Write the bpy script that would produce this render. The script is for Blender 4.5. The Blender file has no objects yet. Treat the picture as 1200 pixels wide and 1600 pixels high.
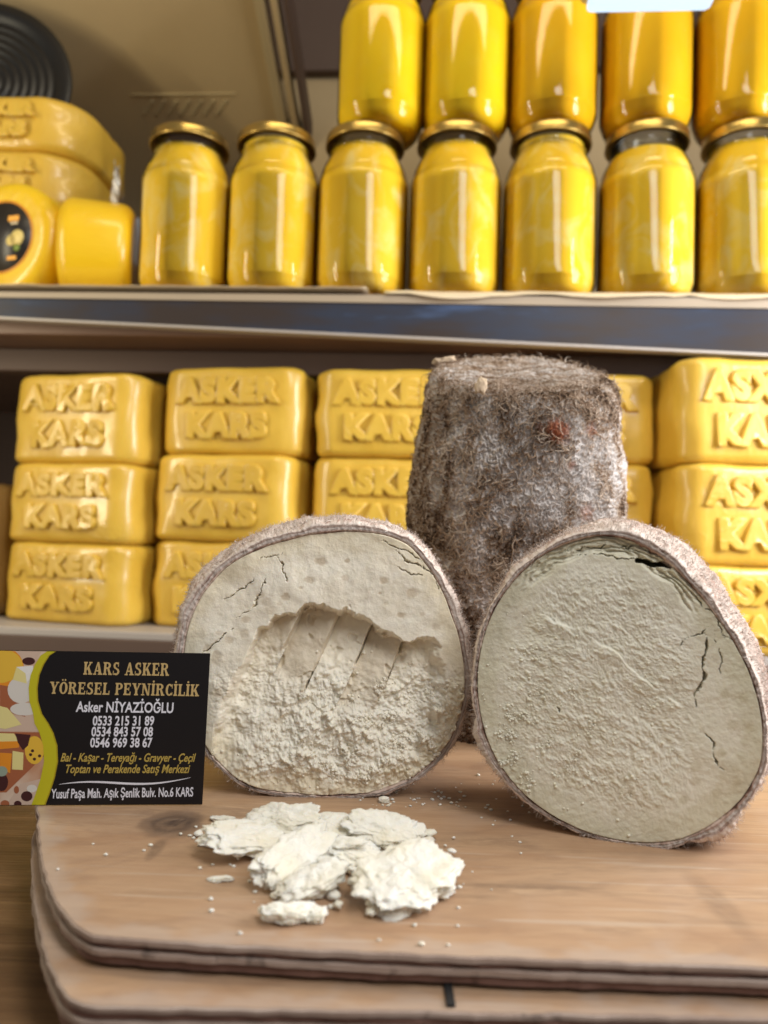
import bpy, math, random
import numpy as np
from mathutils import Vector, Matrix
random.seed(7)
R = math.radians
scene = bpy.context.scene
col = scene.collection

# ------------------------------------------------------------------ camera
F = 1155.0                       # focal length in pixels of the 1200x1600 photograph
CAM = Vector((0.0, 0.0, 0.086))
PITCH, ROLL = R(2.5), R(1.8)
cam_m = Matrix.Rotation(R(90) + PITCH, 3, 'X') @ Matrix.Rotation(ROLL, 3, 'Z')
cd = bpy.data.cameras.new('camera')
cd.sensor_fit = 'VERTICAL'; cd.sensor_height = 36.0; cd.lens = 36.0 * F / 1600.0
cd.clip_start = 0.01; cd.clip_end = 50
cd.dof.use_dof = True; cd.dof.focus_distance = 0.255; cd.dof.aperture_fstop = 11.0
cam = bpy.data.objects.new('camera', cd); col.objects.link(cam)
cam.matrix_world = Matrix.Translation(CAM) @ cam_m.to_4x4()
scene.camera = cam

# ------------------------------------------------------------------ world, lamps, exposure
w = bpy.data.worlds.new('World'); scene.world = w; w.use_nodes = True
wb = w.node_tree.nodes['Background']
wb.inputs[0].default_value = (0.95, 0.92, 0.88, 1); wb.inputs[1].default_value = 0.20

def area(name, loc, target, sx, sy, power, color):
    l = bpy.data.lights.new(name, 'AREA'); l.shape = 'RECTANGLE'; l.size = sx; l.size_y = sy
    l.energy = power; l.color = color
    o = bpy.data.objects.new(name, l); col.objects.link(o)
    o.location = loc
    o.rotation_euler = (Vector(target) - Vector(loc)).to_track_quat('-Z', 'Y').to_euler()
    return o
area('window_light', (0.56, 0.34, 0.27), (0.02, 0.27, 0.05), 0.22, 0.32, 4.6, (0.99, 0.98, 0.97))
area('street_fill', (0.26, -0.12, 0.62), (-0.03, 0.28, 0.05), 0.20, 0.55, 4.2, (0.99, 0.98, 0.96))  # added fill in front, standing for street daylight
area('cabinet_lamp', (0.05, 0.33, 0.82), (0.05, 0.66, 0.36), 0.6, 0.06, 1.6, (1.0, 0.84, 0.55))
area('side_tube_lamp', (-0.62, 0.36, 0.30), (0.1, 0.7, 0.30), 0.03, 0.5, 2.2, (1.0, 0.88, 0.62))
area('side_window_light', (0.62, 0.20, 0.40), (0.1, 0.7, 0.33), 0.03, 0.4, 2.0, (0.97, 0.97, 1.0))
scene.view_settings.view_transform = 'Standard'
scene.view_settings.look = 'None'
scene.view_settings.exposure = -0.10
scene.view_settings.gamma = 1.0
scene.cycles.max_bounces = 8
scene.cycles.transparent_max_bounces = 16
scene.cycles.sample_clamp_indirect = 6
scene.cycles.use_denoising = True

# ------------------------------------------------------------------ helpers
def ray(px, py):
    d = Vector(((px - 600) / F, (800 - py) / F, -1.0))
    return (cam_m @ d)
def on_z(px, py, z=0.0):
    d = ray(px, py); t = (z - CAM.z) / d.z
    return CAM + d * t
def on_plane(px, py, p0, n):
    d = ray(px, py); t = (p0 - CAM).dot(n) / d.dot(n)
    return CAM + d * t
def at_depth(px, py, y):
    d = ray(px, py)
    return CAM + d * (y / d.y)

_rng = np.random.RandomState(11)
_perm = _rng.permutation(256); _perm = np.concatenate([_perm, _perm, _perm])
_g = _rng.normal(size=(256, 3)); _g /= np.linalg.norm(_g, axis=1)[:, None]
def pn(x, y, z=0.0, s=0):
    x, y, z = np.broadcast_arrays(np.asarray(x, float) + s * 17.3, np.asarray(y, float) + s * 5.1, np.asarray(z, float) - s * 9.7)
    xi = np.floor(x).astype(int); yi = np.floor(y).astype(int); zi = np.floor(z).astype(int)
    xf, yf, zf = x - xi, y - yi, z - zi
    u = xf**3*(xf*(xf*6-15)+10); v = yf**3*(yf*(yf*6-15)+10); ww = zf**3*(zf*(zf*6-15)+10)
    xi &= 255; yi &= 255; zi &= 255
    r = 0
    for a in (0, 1):
        for b in (0, 1):
            for c in (0, 1):
                g = _g[_perm[_perm[_perm[(xi + a) & 255] + ((yi + b) & 255)] + ((zi + c) & 255)]]
                dt = g[..., 0]*(xf-a) + g[..., 1]*(yf-b) + g[..., 2]*(zf-c)
                r = r + dt * (u if a else 1-u) * (v if b else 1-v) * (ww if c else 1-ww)
    return r * 1.5
def fbm(x, y, z=0.0, o=4, s=0):
    r = 0; a = 1.0; f = 1.0
    for i in range(o):
        r = r + a * pn(x*f, y*f, z*f, s+i*3); a *= 0.5; f *= 2.03
    return r
def sstep(a, b, x):
    t = np.clip((x - a) / (b - a), 0, 1); return t*t*(3-2*t)

def tag(o, label=None, cat=None, group=None, kind=None):
    if label: o['label'] = label
    if cat: o['category'] = cat
    if group: o['group'] = group
    if kind: o['kind'] = kind
    return o
def link(name, me, mat=None, parent=None):
    o = bpy.data.objects.new(name, me); col.objects.link(o)
    if mat is not None and me is not None and not me.materials: me.materials.append(mat)
    if parent is not None: o.parent = parent
    return o
def empty(name, loc=(0, 0, 0), rz=0.0):
    o = bpy.data.objects.new(name, None); col.objects.link(o)
    o.empty_display_size = 0.01; o.location = loc; o.rotation_euler = (0, 0, rz); return o
def copy_tree(o, parent=None):
    c = o.copy(); col.objects.link(c); c.parent = parent
    for ch in list(o.children): copy_tree(ch, c)
    return c
def mesh(name, verts, faces, smooth=True):
    me = bpy.data.meshes.new(name); me.from_pydata([tuple(v) for v in verts], [], faces)
    if smooth: me.polygons.foreach_set('use_smooth', [True]*len(me.polygons))
    me.update(); return me
def fast_mesh(name, V, Q, attrs=None, smooth=True):
    V = np.ascontiguousarray(V, dtype=np.float32).reshape(-1, 3); Q = np.asarray(Q, dtype=np.int32); k = Q.shape[1]
    me = bpy.data.meshes.new(name)
    me.vertices.add(len(V)); me.vertices.foreach_set('co', V.ravel())
    me.loops.add(Q.size); me.loops.foreach_set('vertex_index', Q.ravel())
    me.polygons.add(len(Q)); me.polygons.foreach_set('loop_start', np.arange(len(Q), dtype=np.int32) * k)
    if smooth: me.polygons.foreach_set('use_smooth', np.ones(len(Q), dtype=bool))
    me.update(calc_edges=True); me.validate()
    for kx, a in (attrs or {}).items():
        at = me.attributes.new(kx, 'FLOAT', 'POINT'); at.data.foreach_set('value', np.ascontiguousarray(a, dtype=np.float32).ravel())
    return me
def grid_quads(nu, nv, wrap=False):
    i = np.arange(nu if wrap else nu-1); j = np.arange(nv-1)
    I, J = np.meshgrid(i, j, indexing='ij'); I2 = (I + 1) % nu
    return np.stack([I*nv+J, I2*nv+J, I2*nv+J+1, I*nv+J+1], -1).reshape(-1, 4)
def lathe(name, prof, n=48, smooth=True):
    V = []
    for r, z in prof:
        for k in range(n):
            a = 2*math.pi*k/n; V.append((r*math.cos(a), r*math.sin(a), z))
    Fc = []
    for i in range(len(prof)-1):
        for k in range(n):
            k2 = (k+1) % n; Fc.append((i*n+k, i*n+k2, (i+1)*n+k2, (i+1)*n+k))
    if prof[0][0] > 1e-6: Fc.append(tuple(range(n))[::-1])
    if prof[-1][0] > 1e-6: Fc.append(tuple((len(prof)-1)*n+k for k in range(n)))
    return mesh(name, V, Fc, smooth)
def box(name, x0, x1, y0, y1, z0, z1, b=0.001):
    # bevelled box
    V = []; 
    def ring(x0, x1, y0, y1, z, c):
        return [(x0+c, y0, z), (x1-c, y0, z), (x1, y0+c, z), (x1, y1-c, z), (x1-c, y1, z), (x0+c, y1, z), (x0, y1-c, z), (x0, y0+c, z)]
    for (ins, z) in ((b, z0), (0, z0+b), (0, z1-b), (b, z1)):
        V += ring(x0+ins, x1-ins, y0+ins, y1-ins, z, b)
    Fc = [tuple(range(8))[::-1]]
    for i in range(3):
        for k in range(8): Fc.append((i*8+k, i*8+(k+1) % 8, (i+1)*8+(k+1) % 8, (i+1)*8+k))
    Fc.append(tuple(24+k for k in range(8)))
    return mesh(name, V, Fc, False)

# ------------------------------------------------------------------ node helpers
class NT:
    def __init__(s, name):
        s.m = bpy.data.materials.new(name); s.m.use_nodes = True; s.t = s.m.node_tree
        s.b = s.t.nodes['Principled BSDF']; s.out = s.t.nodes['Material Output']
    def n(s, ty, ins=None, **kw):
        nd = s.t.nodes.new(ty)
        for k, v in kw.items(): setattr(nd, k, v)
        for k, v in (ins or {}).items():
            if isinstance(v, bpy.types.NodeSocket): s.t.links.new(v, nd.inputs[k])
            else: nd.inputs[k].default_value = v
        return nd
    def set(s, k, v):
        if isinstance(v, bpy.types.NodeSocket): s.t.links.new(v, s.b.inputs[k])
        else: s.b.inputs[k].default_value = v
    def coord(s, scale=(1, 1, 1), kind='Object', rot=(0, 0, 0)):
        tc = s.n('ShaderNodeTexCoord')
        return s.n('ShaderNodeMapping', {'Vector': tc.outputs[kind], 'Scale': scale, 'Rotation': rot}).outputs[0]
    def noise(s, vec, scale, detail=4, rough=0.5, dist=0.0):
        return s.n('ShaderNodeTexNoise', {'Vector': vec, 'Scale': scale, 'Detail': detail, 'Roughness': rough, 'Distortion': dist}).outputs[0]
    def ramp(s, fac, stops):
        r = s.n('ShaderNodeValToRGB', {'Fac': fac}); e = r.color_ramp.elements
        while len(e) < len(stops): e.new(0.5)
        for el, (p, c) in zip(e, stops): el.position = p; el.color = (*c, 1) if len(c) == 3 else c
        return r.outputs[0]
    def mix(s, fac, a, b, blend='MIX'):
        m = s.n('ShaderNodeMix', data_type='RGBA', blend_type=blend)
        for k, v in ((0, fac), (6, a), (7, b)):
            if isinstance(v, bpy.types.NodeSocket): s.t.links.new(v, m.inputs[k])
            else: m.inputs[k].default_value = v if k == 0 else ((*v, 1) if len(v) == 3 else v)
        return m.outputs[2]
    def math(s, op, a, b=0.5):
        m = s.n('ShaderNodeMath', operation=op)
        for k, v in ((0, a), (1, b)):
            if isinstance(v, bpy.types.NodeSocket): s.t.links.new(v, m.inputs[k])
            else: m.inputs[k].default_value = v
        return m.outputs[0]
    def attr(s, name):
        return s.n('ShaderNodeAttribute', attribute_name=name).outputs['Fac']
    def bump(s, h, dist=0.001, strength=1.0, normal=None):
        ins = {'Height': h, 'Distance': dist, 'Strength': strength}
        if normal is not None: ins['Normal'] = normal
        return s.n('ShaderNodeBump', ins).outputs[0]
def simple(name, c, rough=0.5, metal=0.0, coat=0.0):
    m = NT(name); m.set('Base Color', (*c, 1)); m.set('Roughness', rough); m.set('Metallic', metal)
    if coat: m.set('Coat Weight', coat); m.set('Coat Roughness', 0.08)
    return m.m

# ------------------------------------------------------------------ materials
# yellow pressed cheese in shrink film
def off_(m, oi):
    return m.n('ShaderNodeVectorMath', {0: m.coord(), 1: m.n('ShaderNodeCombineXYZ', {'X': oi, 'Y': oi, 'Z': oi}).outputs[0]}, operation='ADD').outputs[0]
def cheese_mat(name, c1, c2, rough=0.38):
    m = NT(name); v = m.coord()
    n1 = m.noise(v, 22, 4, 0.6); n2 = m.noise(v, 160, 3, 0.6)
    oi = m.n('ShaderNodeObjectInfo').outputs['Random']
    c = m.mix(m.ramp(n1, [(0.3, (0, 0, 0)), (0.7, (1, 1, 1))]), c1, c2)
    c = m.mix(m.math('MULTIPLY', oi, 0.35), c, (c1[0]*0.86, c1[1]*0.82, c1[2]*0.7))
    m.set('Base Color', c); m.set('Roughness', rough)
    m.set('Coat Weight', 0.35); m.set('Coat Roughness', 0.12)
    m.set('Subsurface Weight', 0.12); m.set('Subsurface Radius', (0.01, 0.005, 0.001)); m.set('Subsurface Scale', 0.6)
    wr = m.noise(m.coord((60, 60, 14)), 1.6, 3, 0.5, 0.8)
    cr = m.noise(off_(m, oi), 26, 3, 0.5, 1.6); cr = m.ramp(cr, [(0.46, (0, 0, 0)), (0.50, (1, 1, 1)), (0.54, (0, 0, 0))])
    cm_ = m.ramp(m.noise(off_(m, oi), 11, 2), [(0.52, (0, 0, 0)), (0.64, (1, 1, 1))]); wr = m.math('ADD', wr, m.math('MULTIPLY', m.math('MULTIPLY', cr, cm_), 0.7))
    h = m.math('ADD', m.math('MULTIPLY', wr, 0.7), m.math('MULTIPLY', n2, 0.25))
    m.set('Normal', m.bump(h, 0.0012, 0.55)); return m.m
M_kasar = cheese_mat('yellow_cheese', (0.63, 0.395, 0.042), (0.74, 0.495, 0.075))
M_wheel = cheese_mat('bright_yellow_cheese', (0.74, 0.46, 0.008), (0.80, 0.54, 0.015), 0.33)

M_tan = cheese_mat('tan_cheese_skin', (0.26, 0.15, 0.045), (0.32, 0.19, 0.06))

def butter_mat(name, a, b, pale, amt):
    m = NT(name); v = m.coord((1, 1, 0.7))
    oi = m.n('ShaderNodeObjectInfo').outputs['Random']
    off = m.n('ShaderNodeVectorMath', {0: v, 1: m.n('ShaderNodeCombineXYZ', {'X': oi, 'Y': oi, 'Z': oi}).outputs[0]}, operation='ADD').outputs[0]
    n1 = m.noise(off, 14, 3, 0.55, 0.6); n2 = m.noise(off, 38, 4, 0.6, 1.2)
    c = m.mix(m.ramp(n1, [(0.35, (0, 0, 0)), (0.65, (1, 1, 1))]), a, b)
    c = m.mix(m.math('MULTIPLY', m.ramp(n2, [(0.48, (0, 0, 0)), (0.75, (1, 1, 1))]), amt), c, pale)
    m.set('Base Color', c); m.set('Roughness', 0.7); m.set('Specular IOR Level', 0.1)
    m.set('Subsurface Weight', 0.15); m.set('Subsurface Radius', (0.01, 0.006, 0.001)); m.set('Subsurface Scale', 0.6)
    return m.m
M_butter = [butter_mat('butter_pale', (0.83, 0.54, 0.025), (0.86, 0.60, 0.05), (0.84, 0.71, 0.33), 0.85),
            butter_mat('butter_yellow', (0.90, 0.60, 0.008), (0.93, 0.66, 0.015), (0.88, 0.68, 0.12), 0.25),
            butter_mat('butter_orange', (0.84, 0.49, 0.008), (0.87, 0.54, 0.012), (0.84, 0.58, 0.08), 0.2)]
def shell(name, tint, ior=1.5, rough=0.02, base=0.0):
    m = NT(name); t = m.t
    fr = m.n('ShaderNodeFresnel', {'IOR': ior}).outputs[0]
    fr = m.math('ADD', fr, base)
    tr = m.n('ShaderNodeBsdfTransparent', {'Color': (*tint, 1)}); gl = m.n('ShaderNodeBsdfGlossy', {'Roughness': rough})
    mx = m.n('ShaderNodeMixShader', {0: fr, 1: tr.outputs[0], 2: gl.outputs[0]})
    t.links.new(mx.outputs[0], m.out.inputs[0]); return m.m
M_glass = shell('jar_glass', (0.98, 0.985, 0.97), 1.42, 0.06)
M_tuft = shell('crumpled_film', (0.8, 0.78, 0.7), 1.55, 0.45, 0.35)
M_film = shell('clear_film', (0.90, 0.89, 0.85), 1.55, 0.12, 0.12)
M_lid = NT('gold_lid'); _v = M_lid.coord()
M_lid.set('Base Color', (0.46, 0.32, 0.10, 1)); M_lid.set('Metallic', 0.9); M_lid.set('Roughness', 0.28)
M_lid.set('Normal', M_lid.bump(M_lid.noise(_v, 90, 3), 0.0004, 0.6)); M_lid = M_lid.m

# rinds
def rind_mat(name, white, tan, brown, dark):
    m = NT(name); f = m.attr('fib'); p = m.attr('patch'); sp = m.attr('spot'); v = m.coord()
    n = m.noise(v, 900, 3, 0.6); nb = m.noise(v, 130, 4, 0.65, 0.6)
    k = m.math('ADD', m.math('MULTIPLY', f, 1.15), m.math('MULTIPLY', m.math('SUBTRACT', n, 0.5), 0.45))
    k = m.math('ADD', k, m.math('MULTIPLY', m.math('SUBTRACT', nb, 0.5), 0.5))
    k = m.math('ADD', k, m.math('SUBTRACT', p, 0.5))
    c = m.ramp(k, [(0.12, white), (0.40, [0.5*(a+b) for a, b in zip(white, tan)]), (0.62, tan), (0.82, brown), (1.0, dark)])
    c = m.mix(sp, c, (0.45, 0.15, 0.075))
    m.set('Base Color', c); m.set('Roughness', 0.92); m.set('Specular IOR Level', 0.15)
    h = m.math('ADD', m.math('MULTIPLY', nb, 1.0), m.math('MULTIPLY', n, 0.5))
    m.set('Normal', m.bump(h, 0.0009, 0.7)); return m.m
M_rind_dark = rind_mat('mouldy_brown_rind', (0.56, 0.52, 0.50), (0.36, 0.27, 0.20), (0.16, 0.095, 0.055), (0.06, 0.036, 0.024))
M_rind_pale = rind_mat('pale_fuzzy_rind', (0.68, 0.59, 0.53), (0.52, 0.39, 0.33), (0.33, 0.21, 0.17), (0.13, 0.075, 0.06))
def fibre_mat(name, a, b, c_):
    m = NT(name); c = m.ramp(m.attr('tone'), [(0.0, a), (0.55, b), (1.0, c_)])
    m.set('Base Color', c); m.set('Roughness', 0.85); m.set('Specular IOR Level', 0.2); return m.m
M_fibre = fibre_mat('brown_fibre', (0.13, 0.075, 0.045), (0.33, 0.23, 0.155), (0.58, 0.49, 0.41))
M_fuzz = fibre_mat('pale_fibre', (0.38, 0.28, 0.23), (0.60, 0.51, 0.46), (0.74, 0.69, 0.66))

# pale paste
def paste_mat(name, a, b, rimc, spotc):
    m = NT(name); v = m.coord(); ed = m.attr('edge'); sp = m.attr('spot'); lump = m.attr('lump')
    n1 = m.noise(v, 90, 4, 0.6); n2 = m.noise(v, 700, 4, 0.65); n3 = m.noise(v, 2200, 2, 0.5)
    c = m.mix(m.ramp(n1, [(0.35, (0, 0, 0)), (0.65, (1, 1, 1))]), a, b)
    c = m.mix(m.math('MULTIPLY', lump, 0.6), c, (0.78, 0.76, 0.69))
    c = m.mix(m.math('MULTIPLY', ed, 0.6), c, rimc)
    c = m.mix(sp, c, spotc)
    m.set('Base Color', c); m.set('Roughness', 0.62); m.set('Specular IOR Level', 0.35)
    m.set('Subsurface Weight', 0.10); m.set('Subsurface Radius', (0.004, 0.003, 0.0015)); m.set('Subsurface Scale', 0.5)
    h = m.math('ADD', n2, m.math('MULTIPLY', n3, 0.35))
    m.set('Normal', m.bump(h, 0.00035, 0.5)); return m.m
M_paste_l = paste_mat('cream_paste', (0.87, 0.80, 0.655), (0.89, 0.84, 0.72), (0.72, 0.62, 0.42), (0.56, 0.45, 0.31))
M_paste_r = paste_mat('shaded_greenish_paste', (0.69, 0.655, 0.53), (0.76, 0.725, 0.61), (0.56, 0.525, 0.37), (0.46, 0.395, 0.24))  # darker than the left paste: shade on this face is mixed in
def crumb_mat():
    m = NT('white_crumb'); v = m.coord(); n1 = m.noise(v, 70, 4, 0.6); n2 = m.noise(v, 500, 4, 0.7)
    c = m.mix(m.ramp(n1, [(0.35, (0, 0, 0)), (0.7, (1, 1, 1))]), (0.79, 0.78, 0.73), (0.79, 0.74, 0.60))
    m.set('Base Color', c); m.set('Roughness', 0.6); m.set('Subsurface Weight', 0.25)
    m.set('Subsurface Radius', (0.004, 0.003, 0.002)); m.set('Subsurface Scale', 0.6)
    m.set('Normal', m.bump(n2, 0.0006, 0.8)); return m.m
M_crumb = crumb_mat()

# wood
def board_mat(name, a, b, streak, rough=0.42):
    m = NT(name); v = m.coord((11, 60, 20), rot=(0, 0, R(-28)))
    n1 = m.noise(v, 1.0, 6, 0.62, 1.3); n2 = m.noise(m.coord((60, 900, 60), rot=(0, 0, R(6))), 1.0, 3, 0.6)
    n3 = m.noise(m.coord(), 24, 4, 0.6, 0.8)
    c = m.mix(m.ramp(n1, [(0.36, (0, 0, 0)), (0.66, (1, 1, 1))]), a, b)
    c = m.mix(m.math('MULTIPLY', m.ramp(n1, [(0.56, (0, 0, 0)), (0.61, (1, 1, 1)), (0.66, (0, 0, 0))]), 0.35), c, streak)
    c = m.mix(m.math('MULTIPLY', m.ramp(n2, [(0.45, (0, 0, 0)), (0.8, (1, 1, 1))]), 0.25), c, streak)
    c = m.mix(m.math('MULTIPLY', m.ramp(n3, [(0.52, (0, 0, 0)), (0.75, (1, 1, 1))]), 0.25), c, (0.46, 0.38, 0.33))
    sc_ = m.noise(m.coord((14, 420, 10), rot=(0, 0, R(38))), 1.0, 2, 0.4, 0.3); sc_ = m.ramp(sc_, [(0.66, (0, 0, 0)), (0.70, (1, 1, 1))]); c = m.mix(m.math('MULTIPLY', sc_, 0.30), c, (0.52, 0.45, 0.38))
    sm_ = m.ramp(m.noise(m.coord((18, 40, 20), rot=(0, 0, R(20))), 1.4, 3, 0.6, 2.0), [(0.50, (0, 0, 0)), (0.66, (1, 1, 1))]); c = m.mix(m.math('MULTIPLY', sm_, 0.30), c, (0.25, 0.155, 0.105))
    kn = m.attr('knot'); c = m.mix(kn, c, (0.060, 0.038, 0.030))
    wr = m.attr('wear'); c = m.mix(wr, c, (0.46, 0.41, 0.38))
    m.set('Base Color', c)
    m.set('Roughness', m.n('ShaderNodeMapRange', {'Value': n3, 'To Min': rough-0.1, 'To Max': rough+0.15}).outputs[0])
    m.set('Specular IOR Level', 0.5)
    m.set('Normal', m.bump(m.math('ADD', n2, m.math('MULTIPLY', n1, 0.5)), 0.0003, 0.4)); return m.m
M_board = board_mat('worn_plywood_face', (0.375, 0.228, 0.135), (0.475, 0.318, 0.20), (0.20, 0.115, 0.07))
def edge_mat(name, a, b):
    m = NT(name); n = m.noise(m.coord((25, 25, 900)), 1.0, 4, 0.6, 0.4); n2 = m.noise(m.coord(), 160, 3, 0.6)
    c = m.mix(m.ramp(n, [(0.35, (0, 0, 0)), (0.65, (1, 1, 1))]), a, b)
    c = m.mix(m.math('MULTIPLY', m.ramp(n2, [(0.62, (0, 0, 0)), (0.72, (1, 1, 1))]), 0.6), c, [q*0.3 for q in a])
    m.set('Base Color', c); m.set('Roughness', 0.7); m.set('Normal', m.bump(n, 0.0005, 0.6)); return m.m
M_ply_pale = edge_mat('pale_veneer_edge', (0.30, 0.21, 0.165), (0.42, 0.33, 0.28))
M_ply_dark = edge_mat('dark_veneer_edge', (0.13, 0.065, 0.05), (0.24, 0.13, 0.10))
M_black = simple('black_gap', (0.012, 0.011, 0.011), 0.8)
def table_mat():
    m = NT('brown_table_wood'); v = m.coord((6, 46, 6), rot=(0, 0, R(-50)))
    n = m.noise(v, 1.0, 6, 0.65, 1.2); n2 = m.noise(m.coord((40, 700, 40), rot=(0, 0, R(-50))), 1.0, 3)
    c = m.ramp(n, [(0.3, (0.035, 0.018, 0.010)), (0.5, (0.13, 0.068, 0.032)), (0.68, (0.24, 0.14, 0.07))])
    c = m.mix(m.math('MULTIPLY', n2, 0.4), c, (0.06, 0.03, 0.016))
    m.set('Base Color', c); m.set('Roughness', 0.42); m.set('Normal', m.bump(n2, 0.0004, 0.5)); return m.m
M_table = table_mat()
def wall_mat(name, c1, c2, rough=0.6, sc=12):
    m = NT(name); n = m.noise(m.coord(), sc, 4, 0.6); c = m.mix(n, c1, c2)
    m.set('Base Color', c); m.set('Roughness', rough); return m.m
M_cream = wall_mat('cream_painted_panel', (0.50, 0.38, 0.20), (0.43, 0.32, 0.17), 0.55)
M_back = wall_mat('beige_back_panel', (0.50, 0.38, 0.22), (0.42, 0.32, 0.18), 0.6)
M_brown = wall_mat('brown_laminate', (0.13, 0.07, 0.045), (0.17, 0.10, 0.065), 0.45)
M_dkbrown = wall_mat('dark_brown_panel', (0.085, 0.052, 0.040), (0.11, 0.07, 0.052), 0.6)
M_rail = simple('rail_cream_metal', (0.55, 0.44, 0.24), 0.3, 0.3)
M_paper = wall_mat('greaseproof_paper', (0.72, 0.60, 0.42), (0.62, 0.50, 0.33), 0.7, 30)
M_topt = simple('beige_shelf_edge', (0.36, 0.29, 0.21), 0.5)
M_trim = simple('aluminium_trim', (0.42, 0.38, 0.35), 0.55, 0.2)
def fascia_mat():
    m = NT('smoked_glossy_fascia'); n = m.noise(m.coord((1.2, 1, 5)), 6, 4, 0.6)
    c = m.ramp(n, [(0.4, (0.045, 0.035, 0.032)), (0.6, (0.035, 0.042, 0.065)), (0.72, (0.06, 0.09, 0.17))])  # bluish patches are reflections put into the base colour
    m.set('Base Color', c); m.set('Roughness', 0.35); m.set('Specular IOR Level', 0.15); m.set('Coat Roughness', 0.08); return m.m
M_fascia = fascia_mat()
M_pan = simple('black_enamel', (0.008, 0.008, 0.009), 0.4)

# ------------------------------------------------------------------ display cabinet (setting behind)
YAW = R(-4.0)                                   # right end nearer the camera
SY = 0.622                                      # distance of the shelf front on the centre line
cab = empty('display_cabinet', (0, SY, 0), YAW)
tag(cab, 'shop display cabinet with two shelves of yellow cheese and jars', 'cabinet')
cabm = Matrix.Translation((0, SY, 0)) @ Matrix.Rotation(YAW, 4, 'Z')
Z_TOP = 0.302; Z_UND = 0.262                    # upper shelf top and underside
Z_LOW = 0.007                                   # lower shelf top
def cpos(x, y, z=0): return cabm @ Vector((x, y, z))
us = link('upper_shelf', box('upper_shelf', -0.9, 0.9, 0.004, 0.42, Z_UND, Z_TOP - 0.001), M_brown, cab)
def wedge(name, x0, x1, y0, y1, zb0, zb1, zt0, zt1):
    V = [(x0, y0, zb0), (x1, y0, zb1), (x1, y1, zb1), (x0, y1, zb0), (x0, y0, zt0), (x1, y0, zt1), (x1, y1, zt1), (x0, y1, zt0)]
    return mesh(name, V, [(3, 2, 1, 0), (4, 5, 6, 7), (0, 1, 5, 4), (1, 2, 6, 5), (2, 3, 7, 6), (3, 0, 4, 7)], False)
FB0, FB1 = 0.282, 0.240                      # fascia hangs a little askew: lower at its right end
link('fascia', wedge('fascia', -0.55, 0.60, -0.006, 0.0035, FB0, FB1, 0.2922, 0.2855), M_fascia, us)
link('edge_trim', wedge('edge_trim', -0.55, 0.60, -0.0075, 0.0035, FB0-0.0022, FB1-0.0022, FB0-0.0002, FB1-0.0002), M_trim, us)
link('top_trim', wedge('top_trim', -0.55, 0.60, -0.0075, 0.0035, 0.2925, 0.2858, 0.2965, 0.2955), M_topt, us)
link('under_rail', box('under_rail', -0.9, 0.9, 0.05, 0.07, Z_UND - 0.022, Z_UND - 0.0005, 0.001), M_dkbrown, us)
ls = link('lower_shelf', box('lower_shelf', -0.9, 0.9, -0.02, 0.42, Z_LOW - 0.007, Z_LOW), M_trim, cab)
link('shelf_lip', box('shelf_lip', -0.9, 0.9, -0.024, -0.0205, Z_LOW - 0.045, Z_LOW - 0.006, 0.001), M_dkbrown, ls)
link('back_panel', box('back_panel', -0.9, 0.9, 0.421, 0.44, -0.1, 0.27), M_dkbrown, cab)
bp = link('upper_back_panel', box('upper_back_panel', -0.22, 0.9, 0.30, 0.32, Z_TOP, 1.0), M_back, cab)
for ix in range(9):
    for iz in range(7):
        h = link('peg_hole', lathe('peg_hole', [(0.0, 0.0), (0.0028, 0.0), (0.0028, 0.002), (0.0, 0.002)], 12), M_black, bp)
        h.location = (-0.09 + ix*0.085, 0.2995, 0.36 + iz*0.06); h.rotation_euler = (R(90), 0, 0)
link('dark_panel', box('dark_panel', -0.21, 0.9, 0.285, 0.298, 0.685, 1.0), M_dkbrown, bp)
link('left_back_panel', box('left_back_panel', -0.9, -0.13, 0.40, 0.42, Z_TOP, 0.47), M_dkbrown, cab)

# slanted cream panel over the left half
pan_root = empty('canopy_panel', cpos(-0.38, 0.24, 0.62), YAW); pan_root.parent = None
tag(pan_root, 'slanted cream metal canopy panel with faint slots above the left of the upper shelf', 'panel')
cp = link('panel_sheet', box('panel_sheet', -0.42, 0.215, -0.42, 0.18, 0.0, 0.012), M_cream, pan_root)
pan_root.rotation_euler = (R(-24), 0, YAW)
pm_ = Matrix.Translation(pan_root.location) @ pan_root.rotation_euler.to_matrix().to_4x4()
def on_panel(px, py):
    n_ = pm_.to_3x3() @ Vector((0, 0, 1)); return pm_.inverted() @ on_plane(px, py, pan_root.location, n_)
for i in range(7):
    q_ = on_panel(232 + 19*i, 168)
    st_ = link('slot', box('slot', -0.013, 0.013, -0.002, 0.002, -0.0014, 0.001, 0.0005), M_rail, cp)
    st_.location = (q_.x, q_.y, 0); st_.rotation_euler = (0, 0, R(-48))
a_, b_ = on_panel(205, 148), on_panel(370, 151)
sr_ = link('slot_rim', box('slot_rim', 0, b_.x-a_.x, -0.0012, 0.0012, -0.0014, 0.001, 0.0004), M_rail, cp); sr_.location = (a_.x, a_.y, 0)
link('side_rail', box('side_rail', 0.216, 0.226, -0.42, 0.18, -0.016, 0.012), M_rail, pan_root)
link('side_rail', box('side_rail', 0.232, 0.239, -0.42, 0.18, -0.010, 0.012), M_cream, pan_root)
link('side_rail', box('side_rail', 0.246, 0.251, -0.42, 0.18, -0.006, 0.03), M_dkbrown, pan_root)

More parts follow.
